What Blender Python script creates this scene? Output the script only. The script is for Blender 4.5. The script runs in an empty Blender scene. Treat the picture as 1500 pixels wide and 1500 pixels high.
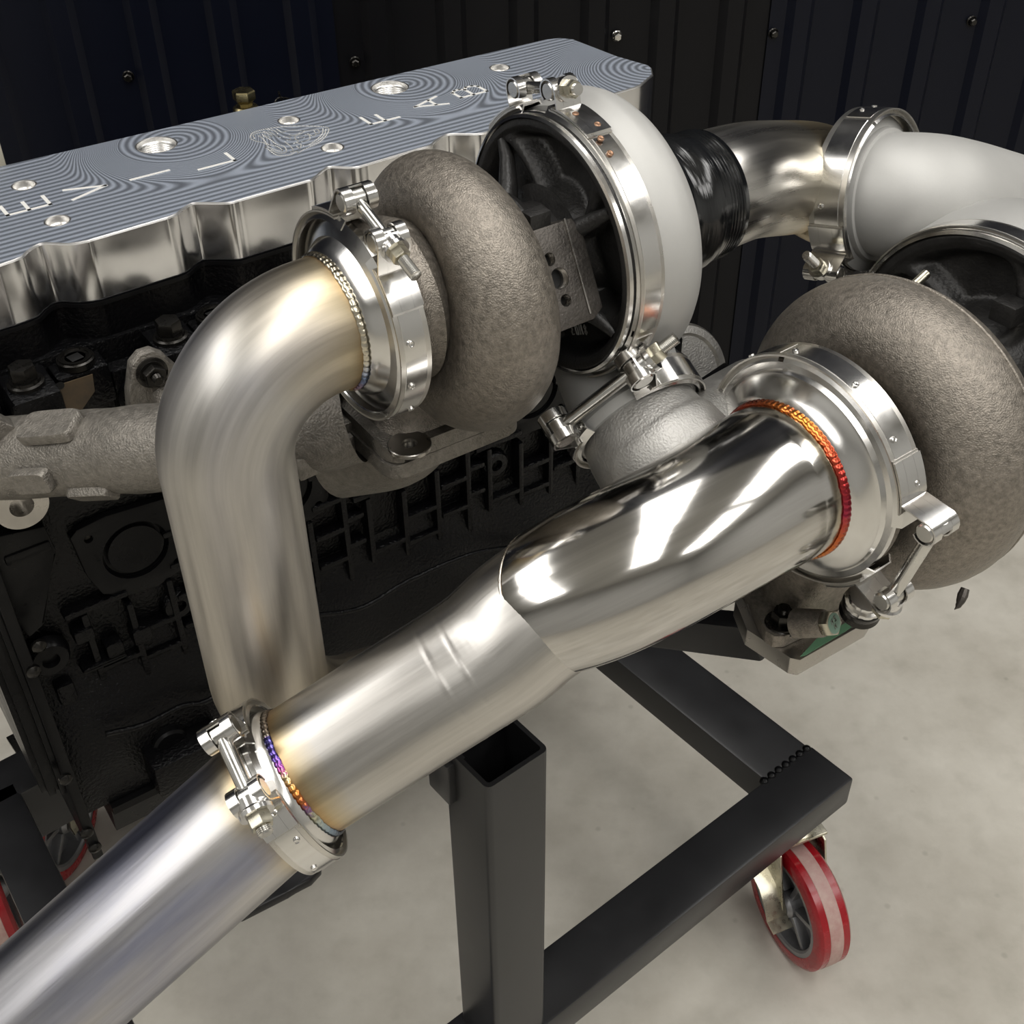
import bpy, bmesh, math, random
from mathutils import Vector as V, Matrix
import numpy as np
random.seed(7)
PI = math.pi
# ------------------------------------------------------------------ camera
H = 1.555; FOC = 1800.0
_d = np.array([29.0, -2220.0, -FOC]); _d /= np.linalg.norm(_d)
_up = -_d; _fw = np.array([0, 0, -1.0]); _yh = _fw - _up * (_fw @ _up); _yh /= np.linalg.norm(_yh)
_xh = np.cross(_yh, _up); RC = np.array([_xh, _yh, _up])
sc = bpy.context.scene
cd = bpy.data.cameras.new('camera'); cam = bpy.data.objects.new('camera', cd); sc.collection.objects.link(cam)
cd.sensor_width = 36; cd.lens = FOC / 1500 * 36; cd.clip_start = 0.02; cd.clip_end = 60
cam.matrix_world = Matrix([[RC[i][0], RC[i][1], RC[i][2], (0, 0, H)[i]] for i in range(3)] + [[0, 0, 0, 1]])
sc.camera = cam
# ------------------------------------------------------------------ world, lights, exposure
wd = bpy.data.worlds.new('world'); sc.world = wd; wd.use_nodes = True
wd.node_tree.nodes['Background'].inputs[0].default_value = (.75, .8, .9, 1)
wd.node_tree.nodes['Background'].inputs[1].default_value = 0.15
sc.view_settings.view_transform = 'Standard'; sc.view_settings.look = 'None'
sc.view_settings.exposure = 0.0; sc.view_settings.gamma = 1.0; sc.view_settings.use_curve_mapping = False
sc.cycles.max_bounces = 7; sc.cycles.glossy_bounces = 5; sc.cycles.diffuse_bounces = 3
sc.cycles.use_denoising = True; sc.cycles.sample_clamp_indirect = 6.0
sc.cycles.caustics_reflective = False; sc.cycles.caustics_refractive = False
def area_lamp(name, loc, size, power, col=(1, .98, .95), rot=(0, 0, 0)):
    l = bpy.data.lights.new(name, 'AREA'); l.shape = 'RECTANGLE'; l.size, l.size_y = size; l.energy = power; l.color = col
    o = bpy.data.objects.new(name, l); sc.collection.objects.link(o); o.location = loc; o.rotation_euler = rot
    return o
for i, (x, y) in enumerate(((-2.6, .9), (0.2, 1.3), (2.6, 1.5), (-2.4, -1.6), (.5, -1.2), (3.0, -1.4))):
    area_lamp('ceiling_lamp', (x, y, 3.55), (.95, 2.6), 48, rot=(0, 0, math.radians(8)))
# ------------------------------------------------------------------ pixel helpers (real depth in metres)
def A(v): return np.array(v, float)
CP = A((0, 0, H))
def P(px, py, d): return CP + RC @ A(((px - 750) / FOC * d, -(py - 750) / FOC * d, -d))
def ray(px, py): return RC @ A(((px - 750) / FOC, -(py - 750) / FOC, -1.0))
def Zp(px, py, z): r = ray(px, py); return CP + r * (z - H) / r[2]
def dirh(a, e=0):
    a = math.radians(a); e = math.radians(e); return A((math.sin(a) * math.cos(e), math.cos(a) * math.cos(e), math.sin(e)))
def nrm(v): v = A(v); return v / np.linalg.norm(v)
UP = A((0, 0, 1))
# engine frame: s along crank axis (to the right/away), t outwards to the viewer, h up from cover top
U = dirh(56); T = A((U[1], -U[0], 0)); Q = P(127, 353, 1.1)
def W(s, t, h): return Q + U * s + T * t + UP * h
def PT(px, py, t): r = ray(px, py); return CP + r * (((W(0, t, 0) - CP) @ T) / (r @ T))
def ST(p): v = p - Q; return v @ U, v @ T, v[2]
# ------------------------------------------------------------------ object helpers
ORG = {}
def tag(o, label=None, cat=None, group=None, kind=None):
    if label: o['label'] = label
    if cat: o['category'] = cat
    if group: o['group'] = group
    if kind: o['kind'] = kind
    return o
def thing(name, label, cat, loc, group=None):
    o = bpy.data.objects.new(name, None); sc.collection.objects.link(o); o.location = loc; o.empty_display_size = .03
    ORG[o.name] = A(loc); return tag(o, label, cat, group)
class M:
    def __init__(s): s.v = []; s.f = []; s.tc = []
    def add(s, vs, fs, tc=None):
        b = len(s.v); s.v += [tuple(map(float, q)) for q in vs]; s.f += [tuple(b + i for i in f) for f in fs]
        s.tc += tc if tc is not None else [(float(q[0]), float(q[1]), float(q[2])) for q in vs]
        return s
    def grid(s, rows, cu=True, cv=False, tc=None, cap0=False, cap1=False):
        n = len(rows); m = len(rows[0]); b = len(s.v); fs = []
        for i in range(n if cv else n - 1):
            for j in range(m if cu else m - 1):
                i2 = (i + 1) % n; j2 = (j + 1) % m
                fs.append((i * m + j, i * m + j2, i2 * m + j2, i2 * m + j))
        if cap0: fs.append(tuple(range(m))[::-1])
        if cap1: fs.append(tuple((n - 1) * m + j for j in range(m)))
        s.add([q for r in rows for q in r], fs, [q for r in tc for q in r] if tc else None); return s
    def lathe(s, o, n, prof, seg=64, ref=None, a0=0, a1=2 * PI, cap=False, rf=None):
        n = nrm(n); ref = A(ref) if ref is not None else (UP if abs(n[2]) < .9 else A((1, 0, 0)))
        e1 = nrm(ref - n * (ref @ n)); e2 = np.cross(n, e1); full = abs(a1 - a0 - 2 * PI) < 1e-6
        th = [a0 + (a1 - a0) * k / (seg if full else seg - 1) for k in range(seg)]
        rows = []; tc = []; L = 0; pa = None
        for (a, r) in prof:
            if pa: L += math.hypot(a - pa[0], r - pa[1])
            pa = (a, r)
            rr = [(r if rf is None else r * rf(t, a)) for t in th]
            rows.append([o + n * a + (e1 * math.cos(t) + e2 * math.sin(t)) * q for t, q in zip(th, rr)])
            tc.append([(L, r * math.cos(t), r * math.sin(t)) for t in th])
        s.grid(rows, cu=full, tc=tc, cap0=cap, cap1=cap); return s
    def tube(s, pts, rad, seg=48, cap=False, L0=0.0, up=None, closed=False):
        pts = [A(p) for p in pts]; n = len(pts); rad = rad if isinstance(rad, (list, tuple)) else [rad] * n
        tg = [nrm(pts[min(i + 1, n - 1)] - pts[max(i - 1, 0)]) for i in range(n)]
        if closed: tg = [nrm(pts[(i + 1) % n] - pts[i - 1]) for i in range(n)]
        x = A(up) if up is not None else (UP if abs(tg[0][2]) < .9 else A((1, 0, 0)))
        rows = []; tc = []; L = L0
        for i in range(n):
            x = nrm(x - tg[i] * (x @ tg[i])); y = np.cross(tg[i], x)
            if i: L += np.linalg.norm(pts[i] - pts[i - 1])
            c = [(math.cos(2 * PI * k / seg), math.sin(2 * PI * k / seg)) for k in range(seg)]
            rows.append([pts[i] + (x * a + y * b) * rad[i] for a, b in c]); tc.append([(L, a * rad[i], b * rad[i]) for a, b in c])
        s.grid(rows, tc=tc, cap0=cap, cap1=cap, cv=closed); return s
    def box(s, c, ax, dim, bev=0.0):
        bm = bmesh.new(); bmesh.ops.create_cube(bm, size=1)
        for v in bm.verts: v.co = V((v.co.x * dim[0], v.co.y * dim[1], v.co.z * dim[2]))
        if bev: bmesh.ops.bevel(bm, geom=bm.edges[:], offset=bev, segments=2, affect='EDGES', profile=.6)
        bm.verts.index_update()
        s.add([A(c) + ax[0] * v.co.x + ax[1] * v.co.y + ax[2] * v.co.z for v in bm.verts], [[v.index for v in f.verts] for f in bm.faces]); bm.free(); return s
    def prism(s, pts, d, bev=0.0):
        """closed planar outline pts, pushed along vector d"""
        pts = [A(p) for p in pts]; d = A(d); bm = bmesh.new()
        a = [bm.verts.new(p) for p in pts]; b = [bm.verts.new(p + d) for p in pts]; n = len(a)
        bm.faces.new(a[::-1]); bm.faces.new(b)
        for i in range(n): bm.faces.new((a[i], a[(i + 1) % n], b[(i + 1) % n], b[i]))
        if bev: bmesh.ops.bevel(bm, geom=bm.edges[:], offset=bev, segments=2, affect='EDGES', profile=.6, clamp_overlap=True)
        bm.verts.index_update()
        s.add([tuple(v.co) for v in bm.verts], [[v.index for v in f.verts] for f in bm.faces]); bm.free(); return s
    def strip(s, o, e1, e2, n, path, w, th):
        """ribbon: path [(a,b)] in the plane e1,e2, width w along n, thickness th"""
        k = len(path); nm = []
        for i in range(k):
            p0 = path[max(i - 1, 0)]; p1 = path[min(i + 1, k - 1)]; dx, dy = p1[0] - p0[0], p1[1] - p0[1]; l = math.hypot(dx, dy) or 1
            nm.append((-dy / l, dx / l))
        rows = []
        for (a, b), (na, nb) in zip(path, nm):
            ww = w
            q = o + e1 * a + e2 * b; z = e1 * na + e2 * nb
            rows.append([q - n * ww / 2, q + n * ww / 2, q + n * ww / 2 + z * th, q - n * ww / 2 + z * th])
        s.grid(rows, cap0=True, cap1=True); return s
    def out(s, name, mat, parent=None, smooth=35, kind=None, label=None):
        o0 = ORG[parent.name] if parent else A((0, 0, 0))
        me = bpy.data.meshes.new(name); me.from_pydata([tuple(A(v) - o0) for v in s.v], [], s.f)
        at = me.attributes.new('tc', 'FLOAT_VECTOR', 'POINT'); at.data.foreach_set('vector', np.array(s.tc, 'f').ravel())
        bm = bmesh.new(); bm.from_mesh(me); bmesh.ops.recalc_face_normals(bm, faces=bm.faces[:]); bm.to_mesh(me); bm.free()
        if smooth:
            me.shade_smooth(); me.set_sharp_from_angle(angle=math.radians(smooth))
        me.materials.append(mat)
        o = bpy.data.objects.new(name, me); sc.collection.objects.link(o)
        if parent: o.parent = parent; ORG[o.name] = o0
        else: ORG[o.name] = A((0, 0, 0))
        if kind: o['kind'] = kind
        if label: o['label'] = label
        return o
def spline(pts, n=10):
    pts = [A(p) for p in pts]; out = []
    ext = [2 * pts[0] - pts[1]] + pts + [2 * pts[-1] - pts[-2]]
    for i in range(1, len(ext) - 2):
        p0, p1, p2, p3 = ext[i - 1:i + 3]
        for k in range(n):
            t = k / n
            out.append(.5 * ((2 * p1) + (-p0 + p2) * t + (2 * p0 - 5 * p1 + 4 * p2 - p3) * t * t + (-p0 + 3 * p1 - 3 * p2 + p3) * t ** 3))
    out.append(pts[-1]); return out
def lerp(a, b, t): return a + (b - a) * t
def smst(x): x = max(0, min(1, x)); return x * x * (3 - 2 * x)
# ------------------------------------------------------------------ materials
def mat(name, col, rough=.5, metal=0.0, bump=0, bscale=200, bdist=.001, rvar=0, coat=0, attr=False, cvar=0, cscale=20, stretch=None, spec=.5, detail=4, col2=None, thr=None):
    m = bpy.data.materials.new(name); m.use_nodes = True; nt = m.node_tree; N = nt.nodes; L = nt.links; b = N['Principled BSDF']
    b.inputs['Base Color'].default_value = (*col, 1); b.inputs['Roughness'].default_value = rough; b.inputs['Metallic'].default_value = metal
    b.inputs['Coat Weight'].default_value = coat; b.inputs['Coat Roughness'].default_value = .12; b.inputs['Specular IOR Level'].default_value = spec
    if attr: src = N.new('ShaderNodeAttribute'); src.attribute_name = 'tc'; so = src.outputs['Vector']
    else: src = N.new('ShaderNodeTexCoord'); so = src.outputs['Object']
    if stretch:
        mp = N.new('ShaderNodeMapping'); mp.inputs['Scale'].default_value = stretch; L.new(so, mp.inputs[0]); so2 = mp.outputs[0]
    else: so2 = so
    if cvar or rvar or col2:
        n1 = N.new('ShaderNodeTexNoise'); n1.inputs['Scale'].default_value = cscale; n1.inputs['Detail'].default_value = 6; n1.inputs['Roughness'].default_value = .65; L.new(so2, n1.inputs[0])
        mr = N.new('ShaderNodeMapRange'); mr.inputs[1].default_value = .3; mr.inputs[2].default_value = .7; L.new(n1.outputs[0], mr.inputs[0])
        if thr: mr.inputs[1].default_value, mr.inputs[2].default_value = thr
        mx = N.new('ShaderNodeMix'); mx.data_type = 'RGBA'; L.new(mr.outputs[0], mx.inputs[0])
        c2 = col2 if col2 else tuple(c * (1 + cvar) for c in col)
        c1 = col if col2 else tuple(c * (1 - cvar) for c in col)
        mx.inputs[6].default_value = (*c1, 1); mx.inputs[7].default_value = (*[min(1, c) for c in c2], 1)
        L.new(mx.outputs[2], b.inputs['Base Color'])
        if rvar:
            m2 = N.new('ShaderNodeMapRange'); m2.inputs[1].default_value = .25; m2.inputs[2].default_value = .75
            m2.inputs[3].default_value = max(.02, rough - rvar); m2.inputs[4].default_value = rough + rvar; L.new(n1.outputs[0], m2.inputs[0]); L.new(m2.outputs[0], b.inputs['Roughness'])
    if bump:
        n2 = N.new('ShaderNodeTexNoise'); n2.inputs['Scale'].default_value = bscale; n2.inputs['Detail'].default_value = detail; L.new(so2, n2.inputs[0])
        bp = N.new('ShaderNodeBump'); bp.inputs['Strength'].default_value = bump; bp.inputs['Distance'].default_value = bdist
        L.new(n2.outputs[0], bp.inputs['Height']); L.new(bp.outputs[0], b.inputs['Normal'])
    return m
def steel(name, ramp, length, rough=.3, rvar=.08, streak=1.0, base=(.56, .545, .52), stain=None):
    """drawn stainless tube: fine streaks along the tube, heat colours along its length (ramp of (metres, colour))"""
    m = mat(name, base, rough, 1.0, bump=.12 * streak, bscale=60, bdist=.0006, attr=True, stretch=(.25, 6, 6), rvar=rvar, cscale=9, cvar=.2, detail=3)
    nt = m.node_tree; N = nt.nodes; L = nt.links; b = N['Principled BSDF']
    at = N.new('ShaderNodeAttribute'); at.attribute_name = 'tc'; sx = N.new('ShaderNodeSeparateXYZ'); L.new(at.outputs['Vector'], sx.inputs[0])
    nz = N.new('ShaderNodeTexNoise'); nz.inputs['Scale'].default_value = 25; L.new(at.outputs['Vector'], nz.inputs[0])
    ma = N.new('ShaderNodeMath'); ma.operation = 'MULTIPLY_ADD'; L.new(nz.outputs[0], ma.inputs[0]); ma.inputs[1].default_value = .012; L.new(sx.outputs[0], ma.inputs[2])
    dv = N.new('ShaderNodeMath'); dv.operation = 'MULTIPLY_ADD'; L.new(ma.outputs[0], dv.inputs[0]); dv.inputs[1].default_value = 1 / length; dv.inputs[2].default_value = -.006 / length
    cr = N.new('ShaderNodeValToRGB'); L.new(dv.outputs[0], cr.inputs[0]); el = cr.color_ramp.elements
    while len(el) > 1: el.remove(el[-1])
    el[0].position = ramp[0][0] / length; el[0].color = (*ramp[0][1], 1)
    for p, c in ramp[1:]: e = el.new(min(1, p / length)); e.color = (*c, 1)
    mx = N.new('ShaderNodeMix'); mx.data_type = 'RGBA'; mx.blend_type = 'MULTIPLY'; mx.inputs[0].default_value = 1
    src = b.inputs['Base Color'].links[0].from_socket
    L.new(src, mx.inputs[6]); L.new(cr.outputs[0], mx.inputs[7]); last = mx.outputs[2]
    if stain:  # smoky patches left by forming and handling
        n3 = N.new('ShaderNodeTexNoise'); n3.inputs['Scale'].default_value = 14; n3.inputs['Detail'].default_value = 5
        mp = N.new('ShaderNodeMapping'); mp.inputs['Scale'].default_value = (.35, 1.6, 1.6); L.new(at.outputs['Vector'], mp.inputs[0]); L.new(mp.outputs[0], n3.inputs[0])
        r3 = N.new('ShaderNodeMapRange'); r3.inputs[1].default_value = .42; r3.inputs[2].default_value = .68; L.new(n3.outputs[0], r3.inputs[0])
        m3 = N.new('ShaderNodeMix'); m3.data_type = 'RGBA'; m3.blend_type = 'MULTIPLY'; L.new(r3.outputs[0], m3.inputs[0]); L.new(last, m3.inputs[6]); m3.inputs[7].default_value = (*stain, 1); last = m3.outputs[2]
    L.new(last, b.inputs['Base Color'])
    return m
WHT = (1, 1, 1); STRAW = (1.0, .86, .6); GOLD = (.95, .68, .36); BRN = (.62, .42, .28); BLU = (.5, .6, 1.0)
MS_vert = steel('steel_bend', [(0, GOLD), (.008, STRAW), (.03, (1, .93, .8)), (.07, WHT), (.3, (1, .96, .9)), (.36, (.95, .88, .74))], .6, rough=.42, stain=(.72, .72, .76))
MS_main = steel('steel_main', [(0, BRN), (.004, GOLD), (.012, STRAW), (.03, WHT), (.2, WHT), (.33, (.9, .85, .8))], .4, rough=.33, stain=(.8, .79, .78))
MS_low = steel('steel_lower', [(0, BRN), (.006, GOLD), (.014, STRAW), (.035, (.95, .95, .97)), (.08, (.84, .85, .92)), (.3, (.8, .82, .92))], .45, rough=.36, stain=(.62, .66, .85))
MS_pol = steel('steel_polished', [(0, (.9, .6, .35)), (.004, STRAW), (.015, WHT), (.2, WHT), (.27, (.88, .8, .7)), (.3, (.7, .6, .5))], .32, rough=.12, rvar=.04, streak=.35, base=(.56, .545, .52))
MS_in = steel('steel_intake', [(0, WHT), (.1, (1, .97, .9)), (.16, (1, .95, .82)), (.175, STRAW)], .2, rough=.3)
M_steel = mat('stainless', (.6, .59, .56), .24, 1.0, rvar=.07, cscale=40, cvar=.06)
M_steelb = mat('stainless_bright', (.7, .69, .67), .19, 1.0, rvar=.06, cscale=60)
M_band = mat('stainless_band', (.62, .6, .56), .31, 1.0, rvar=.08, cscale=25, cvar=.07, bump=.05, bscale=300, bdist=.0003)
M_zinc = mat('zinc_plated', (.55, .52, .42), .3, 1.0, rvar=.1, cscale=80, cvar=.15)
M_brass = mat('brass_fitting', (.34, .29, .16), .3, 1.0, rvar=.1, cscale=60)
M_cast = mat('cast_iron', (.235, .21, .178), .40, .66, bump=.85, bscale=800, bdist=.0008, cvar=.35, cscale=220, rvar=.1, detail=2)
M_castd = mat('cast_iron_dark', (.11, .1, .09), .45, .8, bump=.5, bscale=450, bdist=.001, cvar=.3, cscale=40, rvar=.1)
M_castman = mat('cast_manifold', (.24, .222, .195), .42, .62, bump=1.0, bscale=520, bdist=.0012, cvar=.28, cscale=160, rvar=.1)
M_mach = mat('machined_cast', (.42, .4, .37), .3, 1.0, rvar=.1, cscale=40, bump=.1, bscale=300)
M_black = mat('black_cast', (.028, .027, .026), .42, .35, bump=.5, bscale=380, bdist=.001, rvar=.1, cscale=40, cvar=.3)
M_eng = mat('black_engine_paint', (.0022, .0022, .0026), .16, 0, bump=.9, bscale=260, bdist=.0018, rvar=.06, cscale=25, spec=.24, detail=6)
M_engs = mat('black_paint_smooth', (.003, .003, .0034), .32, 0, rvar=.1, cscale=30, spec=.2, bump=.15, bscale=200)
M_alc = mat('cast_aluminium', (.5, .495, .48), .42, .75, bump=.3, bscale=600, bdist=.0006, rvar=.06, cscale=25, cvar=.06)
M_alm = mat('matt_aluminium', (.46, .455, .435), .55, .35, bump=.12, bscale=500, bdist=.0004, rvar=.04, cscale=14, cvar=.05)
M_alr = mat('rough_aluminium', (.4, .39, .37), .48, .85, bump=.6, bscale=500, bdist=.001, rvar=.08, cscale=45, cvar=.15)
M_bill = mat('billet_aluminium', (.74, .74, .75), .2, 1.0, rvar=.04, cscale=30)
M_edge = mat('bright_cut_aluminium', (.95, .94, .92), .32, 1.0)
M_grave = mat('engraved_aluminium', (.85, .84, .8), .6, .25)
M_hose = mat('black_silicone', (.006, .0065, .007), .16, 0, bump=.25, bscale=25, bdist=.004, attr=True, stretch=(8, .6, .6), coat=.4)
M_pc = mat('black_powder_coat', (.014, .014, .015), .33, 0, bump=.1, bscale=900, bdist=.0003, rvar=.05, cscale=8, cvar=.35, spec=.5)
M_hole = mat('dark_hole', (.003, .003, .003), .6)
M_nut = mat('black_oxide', (.04, .038, .035), .3, .9, rvar=.1, cscale=90)
M_red = mat('red_polyurethane', (.3, .006, .012), .25, 0, bump=.05, bscale=200, rvar=.08, cscale=30, cvar=.15, coat=.2)
M_tread = mat('worn_tread', (.42, .24, .22), .5, 0, col2=(.5, .36, .32), cscale=80, bump=.2, bscale=300)
M_rim = mat('caster_aluminium', (.3, .3, .31), .45, .8, cvar=.1, cscale=40)
M_green = mat('green_reflection_paint', (.2, .42, .25), .4, .4)  # reflection on bare steel, put into the colour as green
M_weld = mat('weld_bead', (.62, .55, .45), .28, 1.0, col2=(.75, .72, .66), cscale=60, rvar=.1)
M_brnp = mat('bare_brown_patch', (.13, .09, .05), .5, .3, col2=(.07, .055, .04), cscale=40)
def weldmat(name, stops, scale, rough=.25):
    m = mat(name, (1, 1, 1), rough, 1.0); nt = m.node_tree; N = nt.nodes; L = nt.links
    at = N.new('ShaderNodeAttribute'); at.attribute_name = 'tc'; sx = N.new('ShaderNodeSeparateXYZ'); L.new(at.outputs['Vector'], sx.inputs[0])
    nz = N.new('ShaderNodeTexNoise'); nz.inputs['Scale'].default_value = 60; 
    ma = N.new('ShaderNodeMath'); ma.operation = 'MULTIPLY_ADD'; L.new(nz.outputs[0], ma.inputs[0]); ma.inputs[1].default_value = .05 * scale; L.new(sx.outputs[0], ma.inputs[2])
    cr = N.new('ShaderNodeValToRGB'); L.new(ma.outputs[0], cr.inputs[0]); el = cr.color_ramp.elements
    while len(el) > 1: el.remove(el[-1])
    el[0].position = stops[0][0]; el[0].color = (*stops[0][1], 1)
    for p, c in stops[1:]: e = el.new(p); e.color = (*c, 1)
    L.new(cr.outputs[0], N['Principled BSDF'].inputs['Base Color']); return m
OR = (.8, .22, .05)
MW_big = weldmat('weld_copper', [(0, (.62, .2, .05)), (.06, (.7, .26, .05)), (.12, (.62, .12, .05)), (.19, (.5, .05, .05)), (.25, (.38, .04, .08)), (.31, (.5, .12, .04)), (.4, (.55, .2, .05)), (.7, (.3, .1, .05)), (.86, (.35, .06, .05)), (.94, (.5, .12, .06)), (1, (.62, .2, .05))], 1)
MW_sm = weldmat('weld_straw', [(0, (.62, .56, .42)), (.3, (.6, .56, .46)), (.36, (.3, .42, .7)), (.41, (.5, .3, .45)), (.45, (.75, .6, .25)), (.52, (.6, .52, .36)), (1, (.6, .54, .42))], 1)
MW_low = weldmat('weld_rainbow', [(0, (.12, .14, .4)), (.085, (.16, .1, .42)), (.115, (.4, .08, .22)), (.13, (.62, .52, .3)), (.16, (.6, .25, .06)), (.2, (.55, .16, .07)), (.215, (.35, .2, .45)), (.235, (.62, .6, .42)), (.27, (.42, .5, .52)), (.31, (.25, .32, .4)), (.36, (.1, .12, .16)), (1, (.3, .25, .2))], 1)
# ------------------------------------------------------------------ setting: floor, walls, ceiling
def floor_mat():
    m = mat('concrete', (.44, .41, .35), .42, 0, col2=(.63, .60, .53), cscale=3.8, bump=.12, bscale=60, bdist=.002, rvar=.12, spec=.4)
    nt = m.node_tree; N = nt.nodes; L = nt.links; b = N['Principled BSDF']; src = b.inputs['Base Color'].links[0].from_socket
    tc = N.new('ShaderNodeTexCoord'); n = N.new('ShaderNodeTexNoise'); n.inputs['Scale'].default_value = 22; n.inputs['Detail'].default_value = 8; L.new(tc.outputs['Object'], n.inputs[0])
    r = N.new('ShaderNodeMapRange'); r.inputs[1].default_value = .5; r.inputs[2].default_value = .78; r.inputs[4].default_value = .45; L.new(n.outputs[0], r.inputs[0])
    mx = N.new('ShaderNodeMix'); mx.data_type = 'RGBA'; mx.blend_type = 'MULTIPLY'; L.new(r.outputs[0], mx.inputs[0]); L.new(src, mx.inputs[6]); mx.inputs[7].default_value = (.72, .72, .7, 1)
    v = N.new('ShaderNodeTexVoronoi'); v.inputs['Scale'].default_value = 17; L.new(tc.outputs['Object'], v.inputs[0])
    r2 = N.new('ShaderNodeMapRange'); r2.inputs[1].default_value = .04; r2.inputs[2].default_value = .1; r2.inputs[3].default_value = .35; r2.inputs[4].default_value = 0; L.new(v.outputs['Distance'], r2.inputs[0])
    m2 = N.new('ShaderNodeMix'); m2.data_type = 'RGBA'; m2.blend_type = 'MULTIPLY'; L.new(r2.outputs[0], m2.inputs[0]); L.new(mx.outputs[2], m2.inputs[6]); m2.inputs[7].default_value = (.5, .49, .47, 1)
    L.new(m2.outputs[2], b.inputs['Base Color']); return m
def struct(name, m, mt, smooth=0): o = m.out(name, mt, smooth=smooth); o['kind'] = 'structure'; return o
I3 = (A((1, 0, 0)), A((0, 1, 0)), UP)
struct('floor', M().box((0, -.4, -.05), I3, (11, 9, .1)), floor_mat())
M_wlt = mat('white_wall_panel', (.55, .55, .54), .5); M_ceil = mat('ceiling_white', (.75, .75, .74), .6)
struct('ceiling', M().box((0, -.4, 3.75), I3, (11, 9, .1)), M_ceil)
struct('wall_left', M().box((-4.4, -.4, 1.85), I3, (.1, 9, 3.7)), M_wlt)
struct('wall_right', M().box((5.0, -.4, 1.85), I3, (.1, 9, 3.7)), M_wlt)
struct('wall_front', M().box((.3, -4.6, 1.85), I3, (9.4, .1, 3.7)), M_wlt)
M_navy = mat('navy_sheet_steel', (.0035, .0045, .0095), .34, 0, rvar=.05, cscale=5, spec=.18, bump=.05, bscale=6, bdist=.004)
M_blk = mat('black_sheet_steel', (.0045, .0045, .0055), .38, 0, rvar=.05, cscale=5, spec=.18, bump=.05, bscale=6, bdist=.004)
WD = dirh(79); WN = A((WD[1], -WD[0], 0)); WO = A((0, 1.95, 0)); PITCH = .1132
def wpt(a, dn, z): return WO + WD * a + WN * dn + UP * z
wall = M().box(wpt(.2, -.05, 1.85), (WD, WN, UP), (9.6, .02, 3.7)).out('wall_back', M_blk, smooth=0); wall['kind'] = 'structure'
seams = [-4.5, -.585 - 6 * PITCH - .02, .49 - 6 * PITCH - .01, .505, .49 + 6 * PITCH + .05, 5.0]
edges_ = [-4.4, -1.20, .19 - 4 * PITCH, .43, 1.11, 5.0]
for k in range(len(edges_) - 1):
    a0, a1 = edges_[k], edges_[k + 1]; prof = [(a0, .004 + .003 * (k % 2))]
    j0 = math.ceil((a0 - .03) / PITCH)
    for j in range(-40, 45):
        c = .03 + j * PITCH
        if c - .03 < a0 or c + .03 > a1: continue
        prof += [(c - .026, .004 + .003 * (k % 2)), (c - .015, .017), (c + .011, .017), (c + .021, .004 + .003 * (k % 2))]
    prof += [(a1, .004 + .003 * (k % 2)), (a1, .0)]
    rows = [[wpt(a, d, 0) for a, d in prof], [wpt(a, d, 3.7) for a, d in prof]]
    M().grid(rows, cu=False).out('wall_panel', M_blk if k == 2 else M_navy, wall, smooth=0)
wn0 = (WO - CP) @ WN
def WP(px, py, dn=.012): r = ray(px, py); return CP + r * ((WO + WN * dn - CP) @ WN / (r @ WN))
for px, py in ((188, 111), (520, 90), (903, 52), (1132, 48), (1422, 30)):
    c = WP(px, py, .006); m = M(); m.lathe(c, WN, [(0, .0001), (0, .0085), (.003, .0085), (.004, .0075), (.005, .007)], 20)
    m.lathe(c, WN, [(.004, .0065), (.011, .0062), (.0125, .0045), (.0125, .0001)], 6)
    m.out('wall_screw', M_steel if px == 903 else M_nut, wall, label='bright bare screw' if px == 903 else None)
# ------------------------------------------------------------------ weld bead
def weld(o, n, r, w, mt, parent, cnt=70, ref=None, name='weld_bead', pts=None, hgt=.55):
    seg = cnt * 5; n = nrm(n); ref = A(ref) if ref is not None else UP
    e1 = nrm(ref - n * (ref @ n)); e2 = np.cross(n, e1); rows = []; tc = []
    rnd = random.Random(3)
    for i in range(seg):
        th = 2 * PI * i / seg; ph = (i % 5) / 5.0; k = .72 + .28 * math.sqrt(max(0, 1 - (ph - .25) ** 2 / .6)); jj = 1 + .12 * math.sin(i * .37) * math.sin(i * .11)
        rad = e1 * math.cos(th) + e2 * math.sin(th); c = o + rad * r
        rows.append([c + n * (math.cos(q) * w * jj * k) + rad * (math.sin(q) * w * hgt * k * k + (.0012 * (ph - .5) if math.sin(q) > .1 else 0)) for q in [2 * PI * j / 10 for j in range(10)]])
        tc.append([(th / (2 * PI), 0, 0)] * 10)
    return M().grid(rows, cv=True, tc=tc).out(name, mt, parent, smooth=50)
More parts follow.
